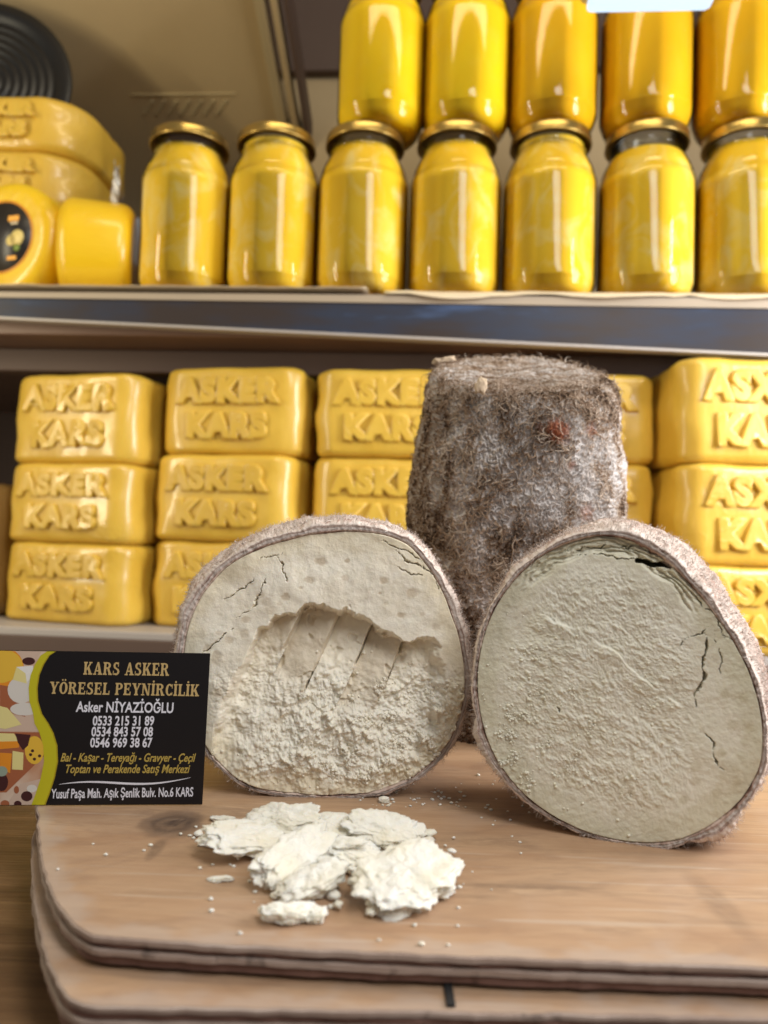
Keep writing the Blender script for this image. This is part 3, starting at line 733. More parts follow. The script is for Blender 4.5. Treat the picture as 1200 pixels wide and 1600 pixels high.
def fibres(name, P, N, count, length, rad, mat, parent, lift=0.5, curl=3.0, tone=None, rs=None, weight=None, outward=0.0, flow=None):
    rs = rs or np.random.RandomState(1)
    P = P.reshape(-1, 3); N = N.reshape(-1, 3)
    if weight is not None: idx = rs.choice(len(P), count, p=weight.ravel()/weight.sum())
    else: idx = rs.randint(0, len(P), count)
    p = P[idx]; n = N[idx]
    rnd = rs.normal(size=(count, 3)); t = np.cross(n, rnd); t /= np.linalg.norm(t, axis=1)[:, None] + 1e-12
    b = np.cross(n, t); K = 7
    if flow is not None:
        f = flow.reshape(-1, 3)[idx] + 0.45*rs.normal(size=(count, 3)); f -= n*np.sum(f*n, 1)[:, None]; t = f/(np.linalg.norm(f, axis=1)[:, None]+1e-9); b = np.cross(n, t)
    L = length*rs.uniform(0.4, 1.5, count)[:, None]; cu = (curl*rs.normal(size=count))[:, None]
    pts = []; pos = p - n*rad; ang = np.zeros((count, 1))
    for k in range(K):
        s = k/(K-1)
        arch = lift*math.sin(math.pi*s*0.85)*L*0.55 + outward*s*L
        pts.append(pos + n*arch)
        ang = ang + cu/K*(1+0.5*s)
        pos = pos + (t*np.cos(ang) + b*np.sin(ang))*L/(K-1)*(1-outward*0.7)
    C = np.stack(pts, 1)                                # count,K,3
    T = np.gradient(C, axis=1); T /= np.linalg.norm(T, axis=2)[..., None] + 1e-12
    A = np.cross(T, n[:, None, :]); A /= np.linalg.norm(A, axis=2)[..., None] + 1e-9; B = np.cross(T, A)
    rr = (rad*rs.uniform(0.5, 1.3, count))[:, None, None] * np.linspace(1, 0.35, K)[None, :, None]
    S = []
    for q in range(3):
        a = 2*math.pi*q/3; S.append(C + A*rr*1.5*math.cos(a) + B*rr*math.sin(a))
    S = np.stack(S, 2)                                  # count,K,3,3
    base = (np.arange(count)*K*3)[:, None, None]; kk = (np.arange(K-1)*3)[None, :, None]; q = np.arange(3)[None, None, :]; q2 = (q+1) % 3
    Q = np.stack([base+kk+q, base+kk+q2, base+kk+3+q2, base+kk+3+q], -1).reshape(-1, 4)
    tn = rs.uniform(0, 1, count) if tone is None else np.clip(tone.ravel()[idx] + rs.normal(size=count)*0.2, 0, 1)
    me = fast_mesh(name, S.reshape(-1, 3), Q, {'tone': np.repeat(tn, K*3)})
    o = link(name, me, mat, parent); o['kind'] = 'stuff'; return o
def grid_normals(G, wrap):
    if wrap: du = np.roll(G, -1, 0) - np.roll(G, 1, 0)
    else: du = np.gradient(G, axis=0)
    dv = np.gradient(G, axis=1); n = np.cross(du, dv); return n/(np.linalg.norm(n, axis=2)[..., None]+1e-15)

def cut_cheese(name, label, p0, nrm, axis, inner_px, rind_t, relief, mat, length, bulge, seed, hairs, rindmat, centre_px):
    nrm = nrm.normalized(); ex = Vector((0, 0, 1)).cross(nrm) ; ex = -nrm.cross(Vector((0, 0, 1))); ex.normalize()
    if ex.x < 0: ex = -ex
    ey = nrm.cross(ex); 
    if ey.z < 0: ey = -ey
    org = on_plane(*centre_px, p0, nrm)
    def uv(px, py):
        q = on_plane(px, py, p0, nrm) - org; return (q.dot(ex), q.dot(ey))
    inner = np.array([uv(*q) for q in inner_px])
    c, th, Rr = resample_polar(inner, 720)
    EX, EY, NN, OG = (np.array(v) for v in (ex, ey, nrm, org))
    root = empty(name, (org.x, org.y, 0)); ORG = np.array((org.x, org.y, 0.0))
    # ---- paste: concentric map of a square grid
    n = 430; s = np.linspace(-1, 1, n); A, B = np.meshgrid(s, s, indexing='ij')
    sw = np.abs(A) > np.abs(B)
    with np.errstate(divide='ignore', invalid='ignore'):
        r = np.where(sw, A, B); phi = np.where(sw, (math.pi/4)*(B/np.where(A == 0, 1, A)), math.pi/2 - (math.pi/4)*(A/np.where(B == 0, 1, B)))
    X = r*np.cos(phi); Y = r*np.sin(phi); rad = np.hypot(X, Y); ang = np.arctan2(Y, X)
    RR = np.interp(ang, np.concatenate([th, [math.pi]]), np.concatenate([Rr, [Rr[0]]]))
    U = c[0] + X*RR; V = c[1] + Y*RR
    edge_d = (1-rad)*RR
    h, spot, lump = relief(U, V, edge_d, uv, rad, ang)
    h = h - 0.0012*sstep(0.0004, 0.0, edge_d)
    P = OG + U[..., None]*EX + V[..., None]*EY + h[..., None]*NN - ORG
    edge = (1-sstep(0.001, 0.010, edge_d + 0.004*fbm(U*120, V*120, seed, 3)))
    Q = grid_quads(n, n); 
    me = fast_mesh('paste', P, Q, {'edge': edge, 'spot': spot, 'lump': lump})
    me.update()
    o = link('paste', me, mat, root)
    if np.dot(np.cross(P[n//2+1, n//2]-P[n//2, n//2], P[n//2, n//2+1]-P[n//2, n//2]), NN) < 0: me.flip_normals()
    # ---- rind: inner lip -> cut ring -> outer surface -> back
    m_ = 900; t2 = np.linspace(-math.pi, math.pi, m_, endpoint=False)
    R0 = np.interp(t2, th, Rr, period=2*math.pi)
    tk = rind_t(t2) * (1 + 0.40*fbm(np.cos(t2)*5, np.sin(t2)*5, seed, 4) + 0.08*fbm(np.cos(t2)*30, np.sin(t2)*30, seed, 3))
    tk = np.maximum(tk, 0.0008); tks = rind_t(t2)*(1 + 0.25*fbm(np.cos(t2)*2, np.sin(t2)*2, seed, 2))
    AX = np.array(axis.normalized())
    prof = []
    for (f, hh) in ((-0.35, -0.004), (-0.10, -0.0010), (0.0, -0.0003), (0.10, 0.0002), (0.20, -0.0004), (0.30, 0.0003), (0.40, -0.0003), (0.50, 0.0004), (0.66, 0.0000), (0.86, -0.0010), (1.0, -0.0028)):
        prof.append((f, hh, 0.0))
    L = length; nb = 110
    for k in range(1, nb+1):
        q = k/nb; prof.append((1.0, -0.0028*(1-q), q))
    G = np.zeros((m_, len(prof), 3)); fib = np.zeros((m_, len(prof))); patch = np.zeros_like(fib)
    for k, (f, hh, q) in enumerate(prof):
        rr = R0 + tk*f
        if q > 0:
            sm = min(1.0, q*9); rr = R0 + tk*(1-sm) + tks*sm
            sw_ = math.sin(math.pi*min(q*0.9+0.02, 1)); rr = rr * (1 + bulge*sw_)
            if q > 0.82: rr = rr * math.sqrt(max(0.0, 1-((q-0.82)/0.18)**2)) 
        uu = c[0] + rr*np.cos(t2); vv = c[1] + rr*np.sin(t2)
        hz = hh + (0.0003*fbm(np.cos(t2)*40, np.sin(t2)*40, seed+k*0.4, 3) if q == 0 else 0)
        pos = OG + uu[:, None]*EX + vv[:, None]*EY + (hz*np.ones(m_))[:, None]*NN + AX*(L*q)
        G[:, k] = pos - ORG
    S = G.copy()
    N_ = grid_normals(S, True); cen = G.mean(axis=(0, 1))
    if np.mean(np.sum(N_[:, 40]*(S[:, 40]-S[:, 40].mean(0)), -1)) < 0: N_ = -N_; flip = True
    else: flip = False
    x, y, z = S[..., 0], S[..., 1], S[..., 2]
    wx = fbm(x*150, y*150, z*150, 3, 31+seed); wy = fbm(x*150, y*150, z*150, 3, 47+seed)
    fb = 1-np.abs(fbm(x*230+wx*1.6, y*230+wy*1.6, z*230, 3, 13+seed))*2.2
    fb = np.clip(fb, 0, 1)
    outer = np.zeros(len(prof)); outer[9:] = 1; outer = outer[None, :]
    disp = (np.clip(np.arange(len(prof))/30.0, 0.35, 1)[None, :]*0.0011*(fb-0.5) + 0.0012*fbm(x*70, y*70, z*70, 3, 3+seed))*outer + 0.00025*fbm(x*600, y*600, z*600, 3, 8)
    G = G + N_*disp[..., None]
    lay = np.array([p_[0] for p_ in prof])
    patch = 0.30 + 0.28*fbm(x*45, y*45, z*45, 3, 21+seed)
    ringc = np.where(np.arange(len(prof)) < 9, 1.0, 0.0)[None, :]
    fib = np.where(ringc > 0, 0.30 + 0.35*np.sin(lay[None, :]*17 + 2*fbm(np.cos(t2)*6, np.sin(t2)*6, 0, 3)[:, None]) , fb*0.8)
    patch = np.where(ringc > 0, 0.48 + 0.25*fbm(x*200, y*200, z*200, 2), patch)
    dk_ = np.clip(0.15 + 1.3*fbm(np.cos(t2)*3, np.sin(t2)*3, 5, 4, seed), 0, 1)[:, None]; fib[:, :3] = 0.4 + 0.6*dk_; patch[:, :2] = 0.45 + 0.35*dk_
    q4 = grid_quads(m_, len(prof), True)
    if flip: q4 = q4[:, ::-1]
    me = fast_mesh('rind', G, q4, {'fib': fib, 'patch': patch, 'spot': np.zeros_like(fib)})
    rd = link('rind', me, rindmat, root)
    rs_ = np.random.RandomState(seed)
    wgt = np.ones(G.shape[:2]); wgt[:, :7] = 0; wgt[:, 7:16] = 3.0; wgt[:, 60:] = 0.15
    fibres('rind_fuzz', G, N_, hairs, 0.0016, 0.00005, M_fuzz, root, 0.8, 2.5, None, rs_, wgt, 0.55)
    wg2 = np.ones(G.shape[:2]); wg2[:, :9] = 0; wg2[:, 70:] = 0
    fibres('rind_curls', G, N_, hairs//3, 0.0022, 0.00014, M_fuzz, root, 0.35, 3.0, None, rs_, wg2, 0.1)
    return root, (OG, EX, EY, NN, U, V, h, uv, ORG)

# left cut cheese
L_in = [(288, 1005), (298, 965), (318, 925), (350, 888), (395, 862), (450, 843), (510, 832), (560, 830), (610, 838), (640, 852), (665, 880), (687, 915), (705, 960), (720, 1010), (726, 1060),
        (720, 1110), (703, 1155), (682, 1185), (645, 1215), (598, 1236), (540, 1242), (470, 1241), (412, 1234), (372, 1219), (338, 1190), (310, 1145), (292, 1090), (285, 1045)]
def granules(U, V, f, s):
    a = fbm(U*f, V*f, s, 4, s); return a
def relief_left(U, V, ed, uv, rad, ang):
    h = 0.0009*fbm(U*45, V*45, 1, 3, 2) + 0.00013*fbm(U*350, V*350, 2, 4, 5)
    PX = lambda L: [uv(*q) for q in L]
    jit = 0.0022*fbm(U*130, V*130, 3, 4, 9)
    # hollow gouged out of the middle
    top = PX([(335, 1120), (362, 1060), (388, 1010), (405, 978), (430, 962), (465, 948), (548, 948), (575, 965), (600, 985), (640, 998), (684, 1000), (700, 1020), (712, 1070)])
    tu = np.array([a for a, b in top]); tv = np.array([b for a, b in top])
    vt = np.interp(U, tu, tv, left=tv[0]-0.012, right=tv[-1]-0.01)
    cx, cy = uv(545, 1075); ex_, ey_ = abs(uv(725, 1075)[0]-cx)*0.93, abs(uv(545, 1212)[1]-cy)
    below = vt - V + jit*1.2                                       # >0 inside
    steep = 0.0022 + 0.0012*fbm(U*140, 0, 4, 3, 2) + 0.010*sstep(uv(470, 0)[0], uv(380, 0)[0], U)
    inside = sstep(0.0, 1.0, below/steep) * sstep(uv(330, 0)[0], uv(420, 0)[0], U+jit*2) * sstep(uv(714, 0)[0], uv(690, 0)[0], U+jit)
    fade = sstep(uv(0, 1225)[1], uv(0, 1085)[1], V)
    depth = 0.0100*inside*(0.12 + 0.88*np.clip(1-below/0.040, 0, 1))*(0.75 + 0.25*np.cos((U-cx)/ex_*1.5))*(0.3+0.7*fade)
    # knife facets: saw-tooth across the strokes
    sdir = (U*1.0 - V*0.42); s0 = uv(470, 960); s0 = s0[0] - s0[1]*0.42; pitch = uv(545, 0)[0]-uv(490, 0)[0]
    k = (sdir - s0)/pitch + 0.05*fbm(U*60, V*60, 7, 2, 3); saw = k - np.floor(k)
    fac = sstep(uv(0, 1125)[1], uv(0, 1065)[1], V + 0.006*fbm(U*70, 0, 3, 3, 3))
    saw_s = np.where(saw < 0.93, 1-saw/0.93, (saw-0.93)/0.07)
    fl = np.floor(k).astype(int) % 7; step = np.array([0.0, 0.0016, -0.0012, 0.0010, -0.0016, 0.0006, -0.0004])[fl]
    lim = np.array([uv(0, y_)[1] for y_ in (1065, 1020, 1105, 1010, 1000, 1000, 1000)])[fl]; fac = fac*sstep(lim - 0.004, lim + 0.003, V + 0.006*fbm(U*150, V*150, 5, 3, 77))
    fac = fac*sstep(uv(668, 0)[0], uv(640, 0)[0], U + jit*2 + 0.25*(V - uv(0, 1000)[1]))
    fac = fac*sstep(uv(440, 0)[0], uv(476, 0)[0], U + jit*2 + 0.25*(V - uv(0, 960)[1]))
    depth = depth + inside*fac*(0.0042*(saw_s-0.5)*np.clip(1+1.1*fbm(U*80, V*80, 3, 2, 41), 0.1, 1.6) + step*0.8)
    smoothcut = inside*fac; broken = inside*(1-fac)
    h = h + broken*(0.0016*fbm(U*95, V*95, 21, 4, 51) + 0.0010*np.abs(fbm(U*210, V*210, 22, 3, 52)))
    h = h*(1-0.35*smoothcut) - depth + smoothcut*(0.0006*fbm(U*130, V*130, 12, 3, 31) - 0.0012*sstep(0.35, 0.6, fbm(U*150, V*150, 13, 3, 17)))
    # crumbly lower right of the hollow
    lump = sstep(uv(0, 1010)[1], uv(0, 1080)[1], V)*sstep(uv(0, 1238)[1], uv(0, 1185)[1], V)*sstep(uv(385, 0)[0], uv(520, 0)[0], U + 0.01*fbm(U*60, V*60, 4, 2, 2))
    lump = np.clip(lump*(1-smoothcut*0.55), 0, 1)
    w1 = fbm(U*220, V*220, 5, 3, 6); w2 = fbm(U*480, V*480, 6, 3, 8)
    h = h + lump*(0.0014*np.abs(w1) + 0.0011*np.abs(w2) + 0.0012*fbm(U*90, V*90, 6, 2, 1))
    h = h + 0.0016*lump*sstep(0.35, 0.75, w1)
    midrough = sstep(uv(0, 1010)[1], uv(0, 1060)[1], V)*sstep(uv(560, 0)[0], uv(430, 0)[0], U)*sstep(0.004, 0.014, ed)
    h = h + midrough*(0.0009*fbm(U*110, V*110, 9, 3, 11) + 0.0004*np.abs(fbm(U*420, V*420, 9, 3, 12)))
    # cracks
    for pts, wd, dp in (([(350, 935), (372, 925), (397, 908)], 0.00035, 0.0025), ([(312, 1022), (335, 1008), (360, 985)], 0.0004, 0.0025), ([(425, 868), (440, 880), (441, 895), (449, 912)], 0.0003, 0.002),
                        ([(372, 965), (390, 955), (400, 935), (415, 905)], 0.0003, 0.0018), ([(618, 862), (640, 878), (665, 890), (688, 905)], 0.00035, 0.0025), ([(612, 882), (635, 893), (660, 900)], 0.0003, 0.002),
                        ([(600, 848), (640, 862), (668, 890), (690, 930)], 0.0004, 0.003), ([(400, 870), (430, 872), (442, 862)], 0.0003, 0.002), ([(470, 1085), (500, 1110), (560, 1100)], 0.0005, 0.001)):
        wd = wd*np.clip(0.6+0.9*fbm(U*300, V*300, 7, 2, 5), 0.1, 1.5); d, t = polyline_d(U + 0.0013*fbm(U*230, V*230, 1, 4, 15), V + 0.0013*fbm(U*230, V*230, 1, 4, 16), PX(pts))
        h = h - dp*(1-sstep(0.0, wd*(1.3-0.9*np.abs(2*t-1)), d))
    # eye spots of darker paste; the mask also takes facet shade below
    spot = np.zeros_like(U)
    rs = np.random.RandomState(5)
    for i in range(60):
        a = rs.uniform(0, 2*math.pi); rr = rs.uniform(0.62, 0.96)
        j = int((a/(2*math.pi))*400)
        uu = 0.044*rr*math.cos(a); vv = 0.040*rr*math.sin(a) - 0.002; sz = rs.uniform(0.0006, 0.0021)
        d = np.hypot((U-uu)/1.3, V-vv)/sz; spot = np.maximum(spot, rs.uniform(0.3, 0.75)*(1-sstep(0.5, 1.1, d + 0.3*fbm(U*500, V*500, i, 2))))
    h = h - 0.00015*spot
    spot = spot*(1-inside)
    spot = np.clip(spot + smoothcut*np.array([0.5, 0.15, 0.45, 0.3, 0.5, 0.2, 0.4])[fl], 0, 1)  # tan tint on the cut facets is shade put into the colour
    return h, spot, lump*0.6
pL = on_z(520, 1246, 0.0)
def tkL(t):  # thickness round the rim (radians from +x)
    return 0.0015 + 0.0024*np.exp(-((t-1.7)/1.1)**2) + 0.0014*np.exp(-((t-2.9)/0.5)**2) + 0.0012*np.exp(-((t-0.1)/0.6)**2) + 0.0005*np.exp(-((t+0.7)/0.5)**2)
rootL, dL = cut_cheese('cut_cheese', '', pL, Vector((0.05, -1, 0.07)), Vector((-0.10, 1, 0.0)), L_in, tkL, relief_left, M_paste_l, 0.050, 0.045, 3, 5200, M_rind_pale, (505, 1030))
tag(rootL, 'left cut cheese on its side, its cream face gouged and crumbling in the middle', 'cheese', 'two cut cheeses')

# right cut cheese
R_in = [(750, 1015), (765, 965), (798, 912), (838, 873), (880, 850), (930, 836), (978, 840), (1032, 868), (1078, 912), (1118, 962), (1155, 1018), (1180, 1078), (1192, 1140), (1188, 1198), (1162, 1248), (1118, 1287),
        (1062, 1313), (1000, 1318), (930, 1305), (872, 1280), (815, 1238), (776, 1188), (753, 1130), (745, 1070)]
def relief_right(U, V, ed, uv, rad, ang):
    PX = lambda L: [uv(*q) for q in L]
    a = R(-42); p = U*math.cos(a)+V*math.sin(a); q = -U*math.sin(a)+V*math.cos(a)
    core = sstep(0.004, 0.016, ed + 0.003*fbm(U*70, V*70, 1, 2, 3)) * sstep(uv(1130, 0)[0], uv(1060, 0)[0], U)
    w = 0.5*fbm(U*90, V*90, 1, 2, 5)
    g = fbm(p*230+w, q*400+w*2, 2, 5, 7)
    g2 = 1-np.abs(fbm(p*330+w, q*560+w*2, 3, 4, 9))*1.8
    h = 0.0008*fbm(U*35, V*35, 1, 3, 2) + core*(0.00022*g + 0.00012*g2 + 0.00042*np.clip(fbm(p*420, q*620, 6, 3, 21), 0, 1) + 0.00022*np.abs(fbm(U*800, V*800, 7, 2, 4))) + 0.00012*fbm(U*600, V*600, 4, 3, 5)
    # crumbly lower left
    ll = sstep(uv(900, 0)[0], uv(770, 0)[0], U)*sstep(uv(0, 1040)[1], uv(0, 1150)[1], V)
    h = h + ll*0.0010*np.abs(fbm(U*400, V*400, 5, 3, 4))
    # torn terrace
    top = PX([(850, 960), (905, 985), (960, 1015), (1000, 1060), (1050, 1095), (1075, 1110)])
    tu = np.array([x for x, y in top]); tv = np.array([y for x, y in top]); vt = np.interp(U, tu, tv)
    st = sstep(-0.0003, 0.0004, vt - V + 0.0015*fbm(U*110, V*110, 3, 3, 8))*sstep(uv(850, 0)[0], uv(880, 0)[0], U)*sstep(uv(1085, 0)[0], uv(1060, 0)[0], U)*sstep(0.012, 0.0, vt-V)
    h = h + 0.0006*st*np.clip(1+1.2*fbm(U*90, V*90, 2, 2, 6), 0, 1.6)
    for pts, wd, dp in (([(1065, 1010), (1082, 996), (1100, 990), (1112, 980)], 0.0004, 0.002), ([(1104, 990), (1103, 1030), (1093, 1070), (1091, 1110)], 0.00055, 0.003), ([(1104, 1145), (1118, 1175), (1132, 1210)], 0.0006, 0.003),
                        ([(1115, 1000), (1128, 1030), (1130, 1050)], 0.0003, 0.0015), ([(1120, 975), (1150, 1005), (1168, 1030)], 0.0003, 0.002), ([(1080, 925), (1110, 960), (1140, 1000)], 0.0003, 0.002),
                        ([(880, 860), (930, 853), (985, 855), (1030, 868)], 0.00035, 0.002), ([(890, 868), (925, 866), (960, 872), (1000, 874)], 0.00035, 0.002), ([(868, 1105), (872, 1112)], 0.0006, 0.002)):
        wd = wd*np.clip(0.6+0.9*fbm(U*300, V*300, 7, 2, 5), 0.1, 1.5); d, t = polyline_d(U + 0.0013*fbm(U*230, V*230, 1, 4, 15), V + 0.0013*fbm(U*230, V*230, 1, 4, 16), PX(pts))
        h = h - dp*(1-sstep(0.0, wd*(1.3-0.9*np.abs(2*t-1)), d))
    d, t = polyline_d(U, V + 0.0005*fbm(U*300, V*300, 1, 3, 16), PX([(996, 877), (1020, 881), (1047, 884)]))
    slit = 1-sstep(0.0005, 0.00085, d*(1+0.3*fbm(U*400, 0, 0, 2)))
    h = h - 0.012*slit
    # splintered layers above the slit
    up = sstep(0.0062, 0.0044, ed + 0.0012*fbm(U*120, V*120, 9, 3, 3))*sstep(R(40), R(60), ang)*sstep(R(140), R(120), ang)
    h = h - up*(0.0010 + 0.0004*np.sin(ed*4200+6*fbm(U*90, V*260, 1, 4, 1)) + 0.0007*fbm(U*200, V*500, 2, 4, 4))
    spot = np.zeros_like(U); rs = np.random.RandomState(8)
    for i in range(55):
        aa = rs.uniform(-2.2, 1.0); rr = rs.uniform(0.68, 0.95); uu = 0.041*rr*math.cos(aa); vv = 0.042*rr*math.sin(aa)-0.001; sz = rs.uniform(0.0006, 0.0018)
        dd = np.hypot(U-uu, V-vv)/sz; spot = np.maximum(spot, rs.uniform(0.15, 0.45)*(1-sstep(0.5, 1.1, dd + 0.3*fbm(U*500, V*500, i, 2))))
    spot = np.clip(spot + 0.9*slit, 0, 1)
    return h, spot, np.clip(core*0.35*sstep(0.0, 0.5, g)+ll*0.5, 0, 1)
pR = on_z(1010, 1322, 0.0)
def tkR(t):
    return 0.0011 + 0.0022*np.exp(-((t-1.25)/0.45)**2) + 0.0008*np.exp(-((t-2.2)/0.8)**2) + 0.0014*np.exp(-((t+0.7)/0.5)**2) + 0.0020*np.exp(-((t+0.92)/0.16)**2) + 0.0016*np.exp(-((t+1.25)/0.1)**2) + 0.0018*np.exp(-((t+2.6)/0.6)**2) + 0.0010*np.exp(-((t-0.5)/0.5)**2)
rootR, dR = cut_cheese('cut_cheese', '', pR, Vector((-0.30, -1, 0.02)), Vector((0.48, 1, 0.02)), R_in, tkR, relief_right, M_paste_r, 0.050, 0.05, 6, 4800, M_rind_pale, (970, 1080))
tag(rootR, 'right cut cheese on its side, flat greenish face with a black slit near the top', 'cheese', 'two cut cheeses')

# tall uncut cheese
def tall_cheese():
    c0 = at_depth(803, 800, 0.372); root = empty('tall_cheese', (c0.x, c0.y, 0.0))
    nu, nv = 860, 470
    uu = np.linspace(0, 2*math.pi, nu, endpoint=False); th = uu + 0.62*np.sin(uu) - math.pi/2 + math.pi   # denser at the back? shifted below
    th = -math.pi/2 + (uu - math.pi) - 0.62*np.sin(uu-math.pi)*1.0
    v = np.linspace(0, 1, nv)
    TH, Vv = np.meshgrid(th, v, indexing='ij')
    Rm = 0.0478; H = 0.172
    # profile: v 0..0.16 top disc, 0.16..0.24 shoulder, then side, to base
    r = np.where(Vv < 0.20, Vv/0.20*0.86, 1.0); sh = np.clip((Vv-0.20)/0.07, 0, 1); 
    r = np.where((Vv >= 0.20) & (Vv < 0.27), 0.86 + 0.14*np.sin(sh*math.pi/2), r)
    zt = np.where(Vv < 0.20, 1.0, np.where(Vv < 0.27, 1.0 - 0.058*(1-np.cos(sh*math.pi/2)), 0.942*(1-(Vv-0.27)/0.73)))
    taper = 1.06 - 0.02*(1-zt) - 0.13*sstep(0.62, 1.0, zt)**1.3
    rad = Rm*r*np.where(Vv >= 0.20, taper, taper)
    rad = rad*(1 + 0.025*np.cos(2*TH+0.6) + 0.03*fbm(np.cos(TH)*1.3, np.sin(TH)*1.3, zt*2.2, 2, 4))
    x = rad*np.cos(TH); y = rad*np.sin(TH)
    slope = math.tan(R(25))
    Hl = H + y*slope + 0.02*x
    z = zt*Hl
    y = y - 0.05*z; 
    G = np.stack([x, y, z], -1)
    N = grid_normals(G, True)
    if np.mean(np.sum(N[:, 250]*G[:, 250]*np.array([1, 1, 0]), -1)) < 0: N = -N; flip = True
    else: flip = False
    X, Y, Z = G[..., 0], G[..., 1], G[..., 2]
    wx = fbm(X*110, Y*110, Z*110, 3, 31); wy = fbm(X*110, Y*110, Z*110, 3, 47); wz = fbm(X*110, Y*110, Z*110, 3, 59)
    rg = fbm(X*150+wx*2.4, Y*150+wy*2.4, Z*150+wz*2.4, 3, 13)
    fb = np.clip(1-np.abs(rg)*2.6, 0, 1)
    big_ = fbm(X*26, Y*26, Z*26, 4, 71)
    side = sstep(-0.02, 0.055, X)                      # paler mould to the right, side light put into the tone
    low = sstep(0.11, 0.02, Z)
    patch = 0.36 + 0.40*big_ + 0.46*fbm(X*95, Y*95, Z*60, 3, 91) - 0.34*side*sstep(0.17, 0.09, Z) + 0.16*low*(1-side) + 0.10*sstep(0.012, -0.045, X)  # darker left side follows the light, set in the colour
    topm = 1-sstep(0.17, 0.22, Vv)
    patch = np.where(topm > 0.5, 0.42 + 0.2*big_, patch)
    fb2 = np.where(topm > 0.5, 0.5 + 0.5*fbm(X*60, Y*420, Z*60, 3, 9), fb)
    amt = 0.0030*(0.6+0.6*np.clip(patch, 0, 1))*(1-0.6*topm)
    disp = amt*(fb-0.4) + 0.0020*fbm(X*48, Y*48, Z*48, 3, 3) + 0.0005*fbm(X*420, Y*420, Z*420, 3, 8)
    G = G + N*disp[..., None]
    def spotat(px, py, s, k):
        # nearest front vertex to that ray
        d = np.array(ray(px, py).normalized()); rel = G + np.array([c0.x, c0.y, 0]) - np.array(CAM)
        t = rel @ d; dist = np.linalg.norm(rel - t[..., None]*d, axis=-1) + (N @ d > 0)*1.0
        i = np.unravel_index(np.argmin(dist), dist.shape); q = G[i]
        return k*(1-sstep(0.35, 1.1, np.linalg.norm(G-q, axis=-1)/s + 0.45*rg))
    spot = np.maximum.reduce([spotat(873, 672, 0.0066, 0.75), spotat(845, 668, 0.003, 0.25), spotat(925, 672, 0.0045, 0.35), spotat(893, 727, 0.003, 0.4), spotat(922, 640, 0.004, 0.2), spotat(915, 800, 0.005, 0.3)])
    q4 = grid_quads(nu, nv, True)
    if flip: q4 = q4[:, ::-1]
    me = fast_mesh('rind', G, q4, {'fib': fb2, 'patch': patch, 'spot': spot})
    link('rind', me, M_rind_dark, root)
    rs = np.random.RandomState(3)
    front = np.sum(N*np.array([0.0, -1, 0]), -1) > -0.35
    wgt = (front*(Vv > 0.21)*np.clip(patch+0.1*fb, 0.08, 1)**1.5*(fb+0.25)*rad*sstep(1.0, 0.3, Vv)).astype(float)
    fl1 = np.stack([fbm(X*55, Y*55, Z*55, 2, 5), fbm(X*55, Y*55, Z*55, 2, 15), fbm(X*55, Y*55, Z*55, 2, 25) - 0.25], -1)
    wgt = wgt*np.clip(0.15 + fbm(X*75, Y*75, Z*75, 3, 66), 0.03, 1)*(1-0.9*np.clip(spot*1.6, 0, 1))
    fibres('rind_curls', G, N, 4200, 0.0046, 0.00017, M_fibre, root, 0.13, 1.6, 0.6-0.5*(patch-0.5), rs, wgt, 0.03, flow=fl1*4)
    fibres('rind_curls', G, N, 1200, 0.0045, 0.00022, M_fibre, root, 0.30, 3.0, 0.5-0.4*(patch-0.5), rs, wgt, 0.05, flow=fl1*4)
    wgt = (front*(Vv > 0.20)*rad).astype(float)
    fibres('rind_fuzz', G, N, 1300, 0.0022, 0.00004, M_fuzz, root, 0.6, 3.0, None, rs, wgt, 0.5)
    wt = (topm*rad).astype(float); wt[:, :20] = 0
    fibres('top_fibres', G, N, 2500, 0.006, 0.00009, M_fibre, root, 0.15, 1.5, None, rs, wt, 0.03)
    wr = ((Vv > 0.17)*(Vv < 0.27)*front).astype(float)
    fibres('rim_fibres', G, N, 900, 0.0045, 0.00016, M_fibre, root, 0.4, 3.0, None, rs, wr, 0.3)
    return root, c0
rootT, cT = tall_cheese()
tag(rootT, 'tall uncut cylinder cheese in a shaggy brown and white mouldy rind with a red spot', 'cheese')

# chips of rind on top of the tall cheese
def lump_mesh(name, sx, sy, sz, seed, rough=0.35, n=40, freq=2.2):
    th = np.linspace(0, 2*math.pi, n*2, endpoint=False); ph = np.linspace(0.02, math.pi-0.02, n)
    T, Ph = np.meshgrid(th, ph, indexing='ij')
    x = np.cos(T)*np.sin(Ph); y = np.sin(T)*np.sin(Ph); z = np.cos(Ph)
    r = 1 + rough*fbm(x*freq, y*freq, z*freq, 4, seed) + rough*0.35*np.abs(fbm(x*freq*4, y*freq*4, z*freq*4, 3, seed+4))
    # squarish, broken look
    q = (np.abs(x)**3 + np.abs(y)**3 + np.abs(z)**3)**(-1/3.0); r = r*q
    P = np.stack([x*r*sx, y*r*sy, np.sign(z)*np.abs(z)**0.8*r*sz], -1)
    return fast_mesh(name, P, grid_quads(n*2, n, True)[:, ::1])
def fix_normals(me):
    import bmesh
    b = bmesh.new(); b.from_mesh(me); bmesh.ops.holes_fill(b, edges=[e for e in b.edges if e.is_boundary]); bmesh.ops.recalc_face_normals(b, faces=b.faces); b.to_mesh(me); b.free()
    return me
M_chip = simple('rind_chip', (0.50, 0.38, 0.26), 0.8)
for (px, py, y, s, rot, lab) in ((694, 563, 0.385, (0.0055, 0.0016, 0.0014), -12, 'stick-like chip of tan rind jutting from the left of the tall cheese top'),
                            (752, 603, 0.3245, (0.0024, 0.0013, 0.0032), 10, 'small tan flake of rind stuck below the rim of the tall cheese')):
    ch = link('rind_chip', fix_normals(lump_mesh('rind_chip', *s, int(px), 0.3, 20)), M_chip); ch.location = at_depth(px, py, y); ch.rotation_euler = (0, R(rot), R(10))
    tag(ch, lab, 'rind')

